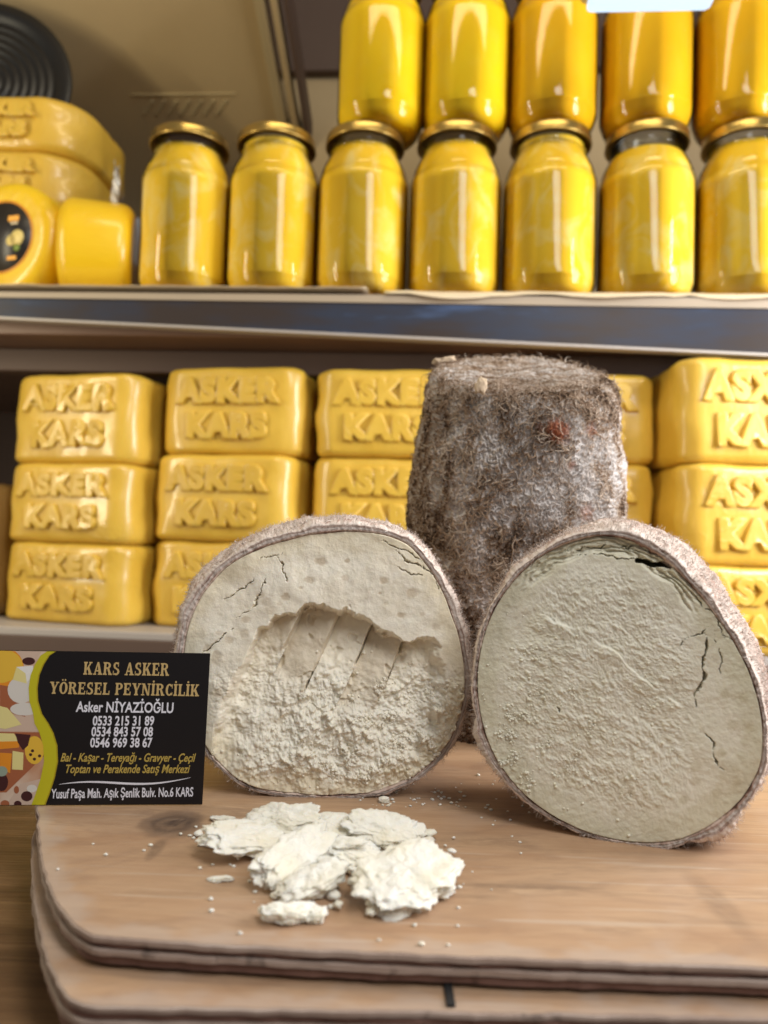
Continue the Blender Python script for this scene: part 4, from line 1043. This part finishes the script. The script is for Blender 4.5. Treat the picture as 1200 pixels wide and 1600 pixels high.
# ------------------------------------------------------------------ crumbled pieces in front
def chunk(px, py, sx, sy, sz, rx, ry, rz, seed, lab, z=None, rough=0.27):
    me = fix_normals(lump_mesh('cheese_crumb', sx*0.84, sy*0.80, sz*0.58, seed, rough, 60, 1.9))
    co = np.empty(len(me.vertices)*3, dtype=np.float32); me.vertices.foreach_get('co', co); co = co.reshape(-1, 3)
    a, b, c = co[:, 0]*300, co[:, 1]*300, co[:, 2]*300
    nrm = co/(np.linalg.norm(co, axis=1)[:, None]+1e-9)
    co = co + nrm*(0.0005*np.abs(fbm(a, b, c, 4, seed)))[:, None] + 0.0005*np.stack([fbm(a*.6, b*.6, c*.6, 3, seed+1), fbm(a*.6, b*.6, c*.6, 3, seed+2), fbm(a*.6, b*.6, c*.6, 3, seed+3)], -1)
    me.vertices.foreach_set('co', co.ravel()); me.update()
    o = link('cheese_crumb', me, M_crumb); o.rotation_euler = (R(rx), R(ry), R(rz))
    M3 = np.array(o.rotation_euler.to_matrix()); zmin = (co @ M3.T)[:, 2].min()
    zz = -zmin - 0.0004 if z is None else z
    q = on_z(px, py, max(zz, 0.0)); o.location = (q.x, q.y, zz)
    if lab: tag(o, lab, 'crumb', 'crumbled white cheese pieces')
    return o
chunk(395, 1308, 0.0155, 0.0085, 0.0030, 10, 8, 25, 1, 'broad white crumbled flake at the left end of the pile')
chunk(440, 1280, 0.012, 0.006, 0.0035, 25, -5, -15, 2, 'crumbly white lump at the back left of the pile, below the left cut cheese', 0.0055)
chunk(520, 1292, 0.0130, 0.006, 0.0030, 15, 0, 5, 3, 'white crumbled slab at the back middle of the pile', 0.0045)
chunk(598, 1295, 0.0120, 0.0065, 0.0030, 25, 6, -8, 4, 'flat-topped white slab at the back right of the pile', 0.0055)
chunk(463, 1335, 0.0060, 0.0155, 0.0030, 8, 35, -30, 5, 'long white shard leaning diagonally across the middle of the pile', 0.0050)
chunk(545, 1330, 0.0095, 0.0060, 0.0026, 15, 10, 20, 6, 'creamy yellow-tinged piece in the hollow of the pile')
chunk(545, 1318, 0.0055, 0.0022, 0.0012, 5, -8, 12, 7, 'small thin curved flake lying on the middle pieces', 0.0056)
chunk(488, 1377, 0.0095, 0.0048, 0.0032, 18, -12, 30, 8, 'white wedge in the front middle of the pile')
chunk(452, 1425, 0.0075, 0.0034, 0.0024, 0, 5, 12, 9, 'small white piece nearest the camera in front of the pile')
chunk(492, 1430, 0.0032, 0.0026, 0.0018, 0, 0, 0, 19, 'tiny round white piece beside the front piece')
chunk(638, 1370, 0.0150, 0.0115, 0.0042, 14, -6, 38, 10, 'big separate white chunk at the right of the pile')
chunk(702, 1352, 0.0022, 0.0042, 0.0030, 0, 10, 10, 11, 'small upright white bit at the right tip of the big chunk')
chunk(350, 1279, 0.0045, 0.0016, 0.0010, 0, 0, -5, 12, 'short white sliver on the board behind the left flake', None)
chunk(345, 1374, 0.0036, 0.0014, 0.0007, 0, 0, 0, 13, 'oval white flake lying alone left of the pile')
chunk(600, 1251, 0.0016, 0.0014, 0.0014, 0, 0, 0, 14, 'small round white crumb under the left cut cheese')
# loose specks
def specks():
    V = []; Fc = []; r = random.Random(12)
    pts = [(297, 1307), (312, 1308), (306, 1293), (302, 1311), (332, 1352), (90, 1360), (145, 1320), (165, 1337), (330, 1425), (375, 1460), (592, 1470), (658, 1477), (715, 1448), (716, 1420), (718, 1388), (700, 1478), (235, 1322), (225, 1330), (555, 1382), (360, 1352), (365, 1355), (420, 1385), (535, 1360), (800, 1308), (812, 1317), (770, 1290)]
    for i in range(40):
        a = r.gauss(0, 1); b = r.gauss(0, 1); pts.append((500 + a*130, 1345 + b*55))
    for i in range(70): pts.append((r.uniform(560, 730), r.uniform(1225, 1262)))
    for i in range(40): pts.append((r.uniform(745, 880), 1235 + r.uniform(-40, 60)))
    for i, (px, py) in enumerate(pts):
        if py < 1200 or py > 1490 or px < 90: continue
        p = on_z(px, py, 0.0); s = (r.uniform(0.0003, 0.0006) if i < 26 else r.uniform(0.00018, 0.0006)); b = len(V)
        t = (1+5**0.5)/2
        ico = [(-1, t, 0), (1, t, 0), (-1, -t, 0), (1, -t, 0), (0, -1, t), (0, 1, t), (0, -1, -t), (0, 1, -t), (t, 0, -1), (t, 0, 1), (-t, 0, -1), (-t, 0, 1)]
        for v in ico:
            k = s/1.9*r.uniform(0.7, 1.25); V.append((p.x + v[0]*k*1.3, p.y + v[1]*k, s*0.6 + v[2]*k*0.7))
        for f in [(0, 11, 5), (0, 5, 1), (0, 1, 7), (0, 7, 10), (0, 10, 11), (1, 5, 9), (5, 11, 4), (11, 10, 2), (10, 7, 6), (7, 1, 8), (3, 9, 4), (3, 4, 2), (3, 2, 6), (3, 6, 8), (3, 8, 9), (4, 9, 5), (2, 4, 11), (6, 2, 10), (8, 6, 7), (9, 8, 1)]:
            Fc.append(tuple(b+q for q in f))
    o = link('loose_specks', mesh('loose_specks', V, Fc), M_crumb); tag(o, 'tiny white specks of cheese scattered on the board', 'crumbs', None, 'stuff')
specks()
def heap():
    r = np.random.RandomState(21); V = []; Fc = []
    import bmesh
    b0 = bmesh.new(); bmesh.ops.create_icosphere(b0, subdivisions=2, radius=1.0); iv = np.array([v.co[:] for v in b0.verts]); fi = [tuple(v.index for v in f.verts) for f in b0.faces]; b0.free()
    spots = [(500, 1330, 75, 30, 90, 0.0035), (560, 1345, 45, 22, 40, 0.0018), (420, 1345, 50, 22, 34, 0.0012), (600, 1395, 60, 28, 26, 0.001), (340, 1310, 25, 12, 16, 0.001), (650, 1330, 55, 30, 26, 0.002), (470, 1400, 40, 25, 18, 0.001)]
    for px, py, a, c, n, hz in spots:
        for i in range(n):
            x, y = px + r.normal()*a*0.6, py + r.normal()*c*0.6; z = hz*r.rand()
            p = on_z(x, y, z); sz = 0.0004 + 0.0015*r.rand()**2.2
            q = iv*(1 + 0.45*fbm(iv[:, 0]*1.6 + i, iv[:, 1]*1.6, iv[:, 2]*1.6 + px, 3, 5))[:, None]*np.array([1.25, 1.0, 0.55])*sz
            an = r.uniform(0, 6.28); q = np.column_stack([q[:, 0]*math.cos(an)-q[:, 1]*math.sin(an), q[:, 0]*math.sin(an)+q[:, 1]*math.cos(an), q[:, 2]])
            b = len(V); V += [tuple(k) for k in (q + np.array([p.x, p.y, z + sz*0.4]))]; Fc += [tuple(b+j for j in f) for f in fi]
    o = link('small_crumbs', mesh('small_crumbs', V, Fc), M_crumb); tag(o, 'small broken bits lying among the white crumbled pieces', 'crumbs', None, 'stuff')
heap()
# granules clinging to the cut faces
def grains(d, root, mat_, regions, count, seed, smin=0.0002, smax=0.0007):
    OG, EX, EY, NN, U, V, h, uv, ORG = d; r = np.random.RandomState(seed)
    us = U.ravel(); vs = V.ravel(); w = np.zeros(len(us))
    for (px, py, sx, sy, k) in regions:
        a, b = uv(px, py); s1 = abs(uv(px+sx, py)[0]-a); s2 = abs(uv(px, py+sy)[1]-b)
        w += k*np.exp(-((us-a)/s1)**2-((vs-b)/s2)**2)*np.clip(fbm(us*170, vs*170, seed, 3)+0.15, 0, 1)**2
    idx = r.choice(len(us), count, p=w/w.sum())
    t = (1+5**0.5)/2
    ico = np.array([(-1, t, 0), (1, t, 0), (-1, -t, 0), (1, -t, 0), (0, -1, t), (0, 1, t), (0, -1, -t), (0, 1, -t), (t, 0, -1), (t, 0, 1), (-t, 0, -1), (-t, 0, 1)])/1.9
    Fi = np.array([(0, 11, 5), (0, 5, 1), (0, 1, 7), (0, 7, 10), (0, 10, 11), (1, 5, 9), (5, 11, 4), (11, 10, 2), (10, 7, 6), (7, 1, 8), (3, 9, 4), (3, 4, 2), (3, 2, 6), (3, 6, 8), (3, 8, 9), (4, 9, 5), (2, 4, 11), (6, 2, 10), (8, 6, 7), (9, 8, 1)])
    sz = smin + (smax-smin)*r.rand(count)**3
    P = (OG + us[idx][:, None]*EX + vs[idx][:, None]*EY + (h.ravel()[idx]+sz*0.1)[:, None]*NN - ORG)
    VV = P[:, None, :] + ico[None]*sz[:, None, None]*r.uniform(0.7, 1.3, (count, 12, 1))
    FF = (Fi[None] + (np.arange(count)*12)[:, None, None]).reshape(-1, 3)
    o = link('clinging_grains', fast_mesh('clinging_grains', VV.reshape(-1, 3), FF), mat_, root); o['kind'] = 'stuff'
grains(dL, rootL, M_paste_l, [(640, 1170, 75, 40, 1.0), (600, 1100, 60, 50, 0.5), (690, 1120, 30, 40, 1.0), (500, 1190, 120, 25, 0.4), (600, 1215, 80, 20, 0.6)], 1500, 4, 0.00012, 0.0007)
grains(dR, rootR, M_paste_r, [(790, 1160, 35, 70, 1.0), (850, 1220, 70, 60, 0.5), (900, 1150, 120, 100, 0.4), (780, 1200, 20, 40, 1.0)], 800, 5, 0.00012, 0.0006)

# ------------------------------------------------------------------ business card
def business_card():
    bl = on_z(316, 1257, 0.0003); br_ = bl
    # card plane: stands on its lower edge, turned so that its left end is nearer the camera, leaning back slightly
    W, H = 0.085, 0.0480
    dirx = Vector((math.cos(R(6)), math.sin(R(6)), 0)).normalized()       # left end nearer
    up = Vector((0.035, 0.10, 1.0)); up = (up - dirx*up.dot(dirx)).normalized(); nrm = dirx.cross(up)  # points to camera (-y)
    org = bl - dirx*W
    root = empty('business_card'); root.matrix_world = Matrix((( dirx.x, up.x, nrm.x, org.x), (dirx.y, up.y, nrm.y, org.y), (dirx.z, up.z, nrm.z, org.z), (0, 0, 0, 1)))
    tag(root, 'black business card with gold and white lettering propped at the left edge of the board', 'card')
    m = NT('card_black'); m.set('Base Color', (0.011, 0.009, 0.010, 1)); m.set('Roughness', 0.32); m.set('Specular IOR Level', 0.35); MB = m.m
    link('card_stock', box('card_stock', 0, W, 0, H, -0.00035, 0.0, 0.00005), MB, root)
    def pm(name, c, r=0.4): return simple('print_'+name, c, r)
    gold = pm('gold', (0.56, 0.40, 0.17)); white = pm('white', (0.78, 0.78, 0.86)); ol = pm('olive', (0.50, 0.36, 0.08)); lime = pm('lime', (0.55, 0.50, 0.015)); lime2 = pm('dark_lime', (0.40, 0.30, 0.01))
    def cuv(px, py):
        d = ray(px, py); t = (org-CAM).dot(nrm)/d.dot(nrm); q = CAM + d*t - org; return q.dot(dirx), q.dot(up)
    def poly(name, pts, mat, z, parent=root, px=True):
        P = [cuv(*q) if px else q for q in pts]
        o = link(name, mesh(name, [(max(0.0002, min(W-0.0002, a)), max(0.0002, min(H-0.0002, b)), z) for a, b in P], [tuple(range(len(P)))], False), mat, parent); return o
    # picture half, generic cheese still life
    S = [(67, 1262), (74, 1240), (82, 1215), (87, 1190), (86, 1165), (80, 1145), (72, 1130), (62, 1115), (56, 1095), (55, 1075), (58, 1055), (65, 1038), (74, 1024), (84, 1015)]
    sx0, sx1 = -60, None
    m = NT('print_picture'); v = m.coord(); nn = m.noise(v, 60, 3, 0.5, 0.5)
    m.set('Base Color', m.ramp(nn, [(0.35, (0.50, 0.22, 0.10)), (0.5, (0.62, 0.42, 0.30)), (0.65, (0.72, 0.58, 0.46))])); m.set('Roughness', 0.4)
    ph = poly('picture', [(-90, 1010), (-90, 1270)] + [(x-2, y) for x, y in S], m.m, 0.00006)
    poly('lime_band', [(x-14 + (4 if y < 1130 else -4), y) for x, y in S][::1] + [(x+2, y) for x, y in S][::-1], lime, 0.00016)
    poly('lime_band_shade', [(x-5, y) for x, y in S][::1] + [(x+4, y) for x, y in S][::-1], lime2, 0.00012)
    def ell(name, cx, cy, rx, ry, mat, z):
        poly(name, [(cx+rx*math.cos(a), cy+ry*math.sin(a)) for a in [2*math.pi*k/20 for k in range(20)]], mat, z, ph)
    yel = pm('cheese_yellow', (0.78, 0.48, 0.05)); org_ = pm('cheese_orange', (0.78, 0.28, 0.02)); wht = pm('cheese_white', (0.70, 0.66, 0.60)); cr = pm('cheese_cream', (0.78, 0.68, 0.28)); dk = pm('olive_dark', (0.06, 0.015, 0.015)); rd = pm('wood_red', (0.38, 0.12, 0.05)); pk = pm('wood_pale', (0.62, 0.46, 0.36))
    poly('print_table', [(-90, 1010), (-90, 1030), (40, 1030), (56, 1030), (66, 1014)], pk, 0.00007, ph)
    ell('print_cheese', 4, 1045, 34, 34, org_, 0.00008); ell('print_cheese', -6, 1040, 42, 28, yel, 0.000085)
    poly('print_cheese', [(0, 1070), (30, 1075), (40, 1120), (0, 1110)], rd, 0.00009, ph)
    ell('print_olive', 45, 1033, 10, 6, dk, 0.0001)
    ell('print_cheese', 38, 1108, 22, 10, wht, 0.0001); ell('print_cheese', 33, 1078, 21, 21, wht, 0.000105)
    poly('print_cheese', [(26, 1042), (40, 1052), (42, 1068), (20, 1062)], cr, 0.00011, ph); poly('print_cheese', [(26, 1042), (52, 1040), (52, 1056), (42, 1066), (40, 1052)], pm('cheese_bright', (0.82, 0.80, 0.76)), 0.000112, ph)
    poly('print_table', [(-90, 1118), (62, 1118), (66, 1143), (-90, 1143)], pk, 0.000088, ph)
    poly('print_cheese', [(-20, 1098), (12, 1106), (34, 1132), (8, 1139), (-20, 1134)], cr, 0.000115, ph)
    poly('print_board', [(-90, 1144), (66, 1144), (70, 1180), (10, 1238), (-90, 1238)], rd, 0.000093, ph)
    poly('print_cheese', [(-20, 1145), (22, 1146), (30, 1158), (-20, 1160)], cr, 0.000118, ph); poly('print_cheese', [(-20, 1159), (30, 1158), (30, 1168), (-20, 1172)], org_, 0.00012, ph)
    poly('print_fruit', [(24, 1146), (48, 1148), (44, 1165), (36, 1172), (28, 1160)], dk, 0.000121, ph)
    ell('print_cheese', 54, 1172, 15, 22, yel, 0.000116)
    for a, b in ((51, 1173), (62, 1181), (54, 1186), (48, 1179)): ell('print_hole', a, b, 2.6, 2.4, dk, 0.000124)
    poly('print_cheese', [(0, 1176), (19, 1177), (16, 1208), (0, 1200)], org_, 0.000122, ph); poly('print_cheese', [(20, 1173), (37, 1176), (36, 1203), (19, 1202)], cr, 0.000123, ph)
    ell('print_fruit', 3, 1205, 9, 8, pm('fig', (0.30, 0.36, 0.28)), 0.000126); ell('print_fruit', 3, 1222, 10, 14, dk, 0.000125)
    poly('print_table', [(10, 1262), (32, 1225), (66, 1216), (68, 1262)], pk, 0.00011, ph)
    ell('print_fruit', 42, 1244, 9, 8, dk, 0.000127); ell('print_fruit', 50, 1232, 8, 6, wht, 0.000126); ell('print_fruit', 28, 1256, 6, 5, dk, 0.000127); ell('print_fruit', 8, 1256, 7, 6, rd, 0.000128); ell('print_fruit', 26, 1234, 4, 6, rd, 0.000128)
    # plain lettering
    def line(body, x0, x1, ymid, hpx, mat, bold=0.0, shear=0.0):
        (u0, v0), (u1, v1) = cuv(x0, ymid[0]), cuv(x1, ymid[1]); hh = abs(cuv(x0, ymid[0]-hpx/2)[1]-cuv(x0, ymid[0]+hpx/2)[1])
        size = hh/0.70
        me = text_mesh('printed_line', body, size, offset=bold*size, shear=shear, align='LEFT', res=3)
        xs = [v.co.x for v in me.vertices]; a, b = min(xs), max(xs); L = math.hypot(u1-u0, v1-v0)
        k = L/(b-a)
        cap = [v.co.y for v in me.vertices]
        for vx in me.vertices: vx.co.x = (vx.co.x-a)*k
        o = link('printed_line', me, mat, root); o.location = (u0, v0, 0.00008); o.rotation_euler = (0, 0, math.atan2(v1-v0, u1-u0))
        return o
    line('Asker NİYAZİOĞLU', 119, 271, (1105, 1107), 16, white, 0.022)
    line('0533 215 31 89', 145, 241, (1127, 1127), 14.5, white, 0.024)
    line('0534 843 57 08', 143, 239, (1144, 1144), 14.5, white, 0.024)
    line('0546 969 38 67', 141, 238, (1161, 1161), 14.5, white, 0.024)
    line('Bal - Kaşar - Tereyağı - Gravyer - Çeçil', 95, 306, (1184, 1184.5), 13, ol, 0.018, 0.28)
    line('Toptan ve Perakende Satış Merkezi', 103, 297, (1202, 1202), 13, ol, 0.018, 0.28)
    line('Yusuf Paşa Mah. Aşık Şenlik Bulv. No.6 KARS', 80, 302, (1241, 1238), 14.5, white, 0.018)
    # swoosh
    up_ = []; lo = []
    for k in range(25):
        t = k/24; x = 92 + 206*t; y = 1227 - 6*math.sin(t*math.pi*0.9)*(1-t) + 3.0*math.sin(t*2*math.pi-2.6)*0.9 - 12*t**3*0.9 + 0
        wd = 1.5*math.sin(math.pi*t)**0.8 + 0.15; up_.append((x, y-wd)); lo.append((x, y+wd))
    poly('swoosh', up_ + lo[::-1], white, 0.00009)
    # slab-serif gold lettering drawn as strokes (x,y in 0..1 cap height), stem width w
    W_, T_ = 0.24, 0.12
    def rect(x0, y0, x1, y1): return [(x0, y0), (x1, y0), (x1, y1), (x0, y1)]
    def stem(x, y0=0, y1=1, sf=0.09, bottom=True, topb=True):
        r = [rect(x, y0, x+W_, y1)]
        if bottom: r.append([(x-sf, y0), (x+W_+sf, y0), (x+W_+sf, y0+T_*0.7), (x+W_, y0+T_*1.3), (x, y0+T_*1.3), (x-sf, y0+T_*0.7)])
        if topb: r.append([(x-sf, y1), (x+W_+sf, y1), (x+W_+sf, y1-T_*0.7), (x+W_, y1-T_*1.3), (x, y1-T_*1.3), (x-sf, y1-T_*0.7)])
        return r
    def arc(cx, cy, rx, ry, a0, a1, wx, wy, n=14):
        o = [(cx+rx*math.cos(R(a0+(a1-a0)*k/n)), cy+ry*math.sin(R(a0+(a1-a0)*k/n))) for k in range(n+1)]
        i = [(cx+(rx-wx)*math.cos(R(a0+(a1-a0)*k/n)), cy+(ry-wy)*math.sin(R(a0+(a1-a0)*k/n))) for k in range(n+1)]
        return [[o[k], o[k+1], i[k+1], i[k]] for k in range(n)]
    def glyph(ch):
        if ch == 'K': return stem(0.09) + [[(0.30, 0.42), (0.66, 0.93), (0.84, 0.93), (0.42, 0.36)], rect(0.56, 0.90, 0.92, 1.0), [(0.40, 0.58), (0.62, 0.58), (0.90, 0.08), (0.60, 0.08)], rect(0.52, 0.0, 0.98, 0.11)], 1.0
        if ch == 'A': return [[(0.10, 0.05), (0.24, 0.05), (0.50, 0.90), (0.40, 1.0)], [(0.40, 1.0), (0.58, 1.0), (0.92, 0.05), (0.62, 0.05)], rect(0.22, 0.26, 0.72, 0.37), rect(0.0, 0.0, 0.34, 0.10), rect(0.52, 0.0, 1.0, 0.10)], 1.0
        if ch == 'R': return stem(0.09) + arc(0.42, 0.74, 0.40, 0.26, -90, 90, 0.24, 0.11) + [rect(0.30, 0.89, 0.44, 1.0), rect(0.30, 0.48, 0.44, 0.59), [(0.42, 0.52), (0.64, 0.52), (0.92, 0.06), (0.64, 0.06)], rect(0.60, 0.0, 0.98, 0.11)], 0.98
        if ch == 'P': return stem(0.09) + arc(0.42, 0.72, 0.40, 0.28, -90, 90, 0.24, 0.11) + [rect(0.30, 0.89, 0.44, 1.0), rect(0.30, 0.44, 0.44, 0.55)], 0.86
        if ch == 'S': return arc(0.38, 0.735, 0.33, 0.275, 40, 250, 0.22, 0.13) + arc(0.38, 0.265, 0.36, 0.275, -140, 75, 0.23, 0.13) + [rect(0.56, 0.66, 0.64, 1.0), rect(0.04, 0.0, 0.12, 0.34), [(0.12, 0.56), (0.30, 0.62), (0.62, 0.46), (0.48, 0.38)]], 0.78
        if ch == 'E': return stem(0.09) + [rect(0.30, 0.88, 0.76, 1.0), rect(0.66, 0.72, 0.76, 0.9), rect(0.30, 0.45, 0.60, 0.56), rect(0.54, 0.36, 0.62, 0.65), rect(0.30, 0.0, 0.80, 0.12), rect(0.70, 0.10, 0.80, 0.30)], 0.86
        if ch == 'Y': return stem(0.36, 0, 0.45, topb=False) + [[(0.08, 0.95), (0.36, 0.95), (0.60, 0.42), (0.36, 0.42)], [(0.74, 0.95), (0.88, 0.95), (0.60, 0.40), (0.50, 0.46)], rect(0.0, 0.90, 0.44, 1.0), rect(0.64, 0.90, 0.98, 1.0)], 0.96
        if ch == 'L': return stem(0.09) + [rect(0.30, 0.0, 0.76, 0.12), rect(0.66, 0.10, 0.76, 0.34)], 0.80
        if ch == 'N': return [rect(0.14, 0.0, 0.26, 1.0), rect(0.78, 0.0, 0.90, 1.0), [(0.08, 1.0), (0.36, 1.0), (0.90, 0.0), (0.68, 0.0)], rect(0.0, 0.0, 0.38, 0.10), rect(0.0, 0.90, 0.30, 1.0), rect(0.66, 0.90, 1.02, 1.0)], 1.04
        if ch == 'İ': return stem(0.09) + arc(0.21, 1.17, 0.11, 0.09, 0, 360, 0.109, 0.089, 10), 0.44
        if ch == 'C': return arc(0.46, 0.5, 0.42, 0.5, 40, 320, 0.25, 0.12, 20) + [rect(0.72, 0.62, 0.80, 0.98), rect(0.72, 0.04, 0.80, 0.30)], 0.86
        if ch == 'Ö': return arc(0.46, 0.5, 0.44, 0.5, 0, 360, 0.25, 0.11, 26) + arc(0.32, 1.16, 0.09, 0.08, 0, 360, 0.089, 0.079, 10) + arc(0.60, 1.16, 0.09, 0.08, 0, 360, 0.089, 0.079, 10), 0.92
        return [], 0.42
    def gold_line(text, x0, x1, yb, hpx):
        (u0, v0), (u1, v1) = cuv(x0, yb[0]), cuv(x1, yb[1]); hh = abs(cuv(x0, yb[0]-hpx)[1]-v0)
        V = []; Fc = []; x = 0.0; e = 0
        for ch in text:
            ps, adv = glyph(ch)
            for q in ps:
                b = len(V); e += 1
                ar = sum(q[i][0]*q[(i+1) % len(q)][1]-q[(i+1) % len(q)][0]*q[i][1] for i in range(len(q)))
                if ar < 0: q = q[::-1]
                for a_, b_ in q: V.append([x+a_, b_*hh, (e % 40)*0.0000012])
                Fc.append(tuple(range(b, b+len(q))))
            x += adv + 0.07
        L = math.hypot(u1-u0, v1-v0); k = L/(x-0.07)
        for q in V: q[0] *= k
        o = link('printed_headline', mesh('printed_headline', V, Fc, False), gold, root); o.location = (u0, v0, 0.00008); o.rotation_euler = (0, 0, math.atan2(v1-v0, u1-u0))
    gold_line('KARS ASKER', 130, 264, (1054, 1056), 20)
    gold_line('YÖRESEL PEYNİRCİLİK', 77, 311, (1084, 1088), 19)
business_card()
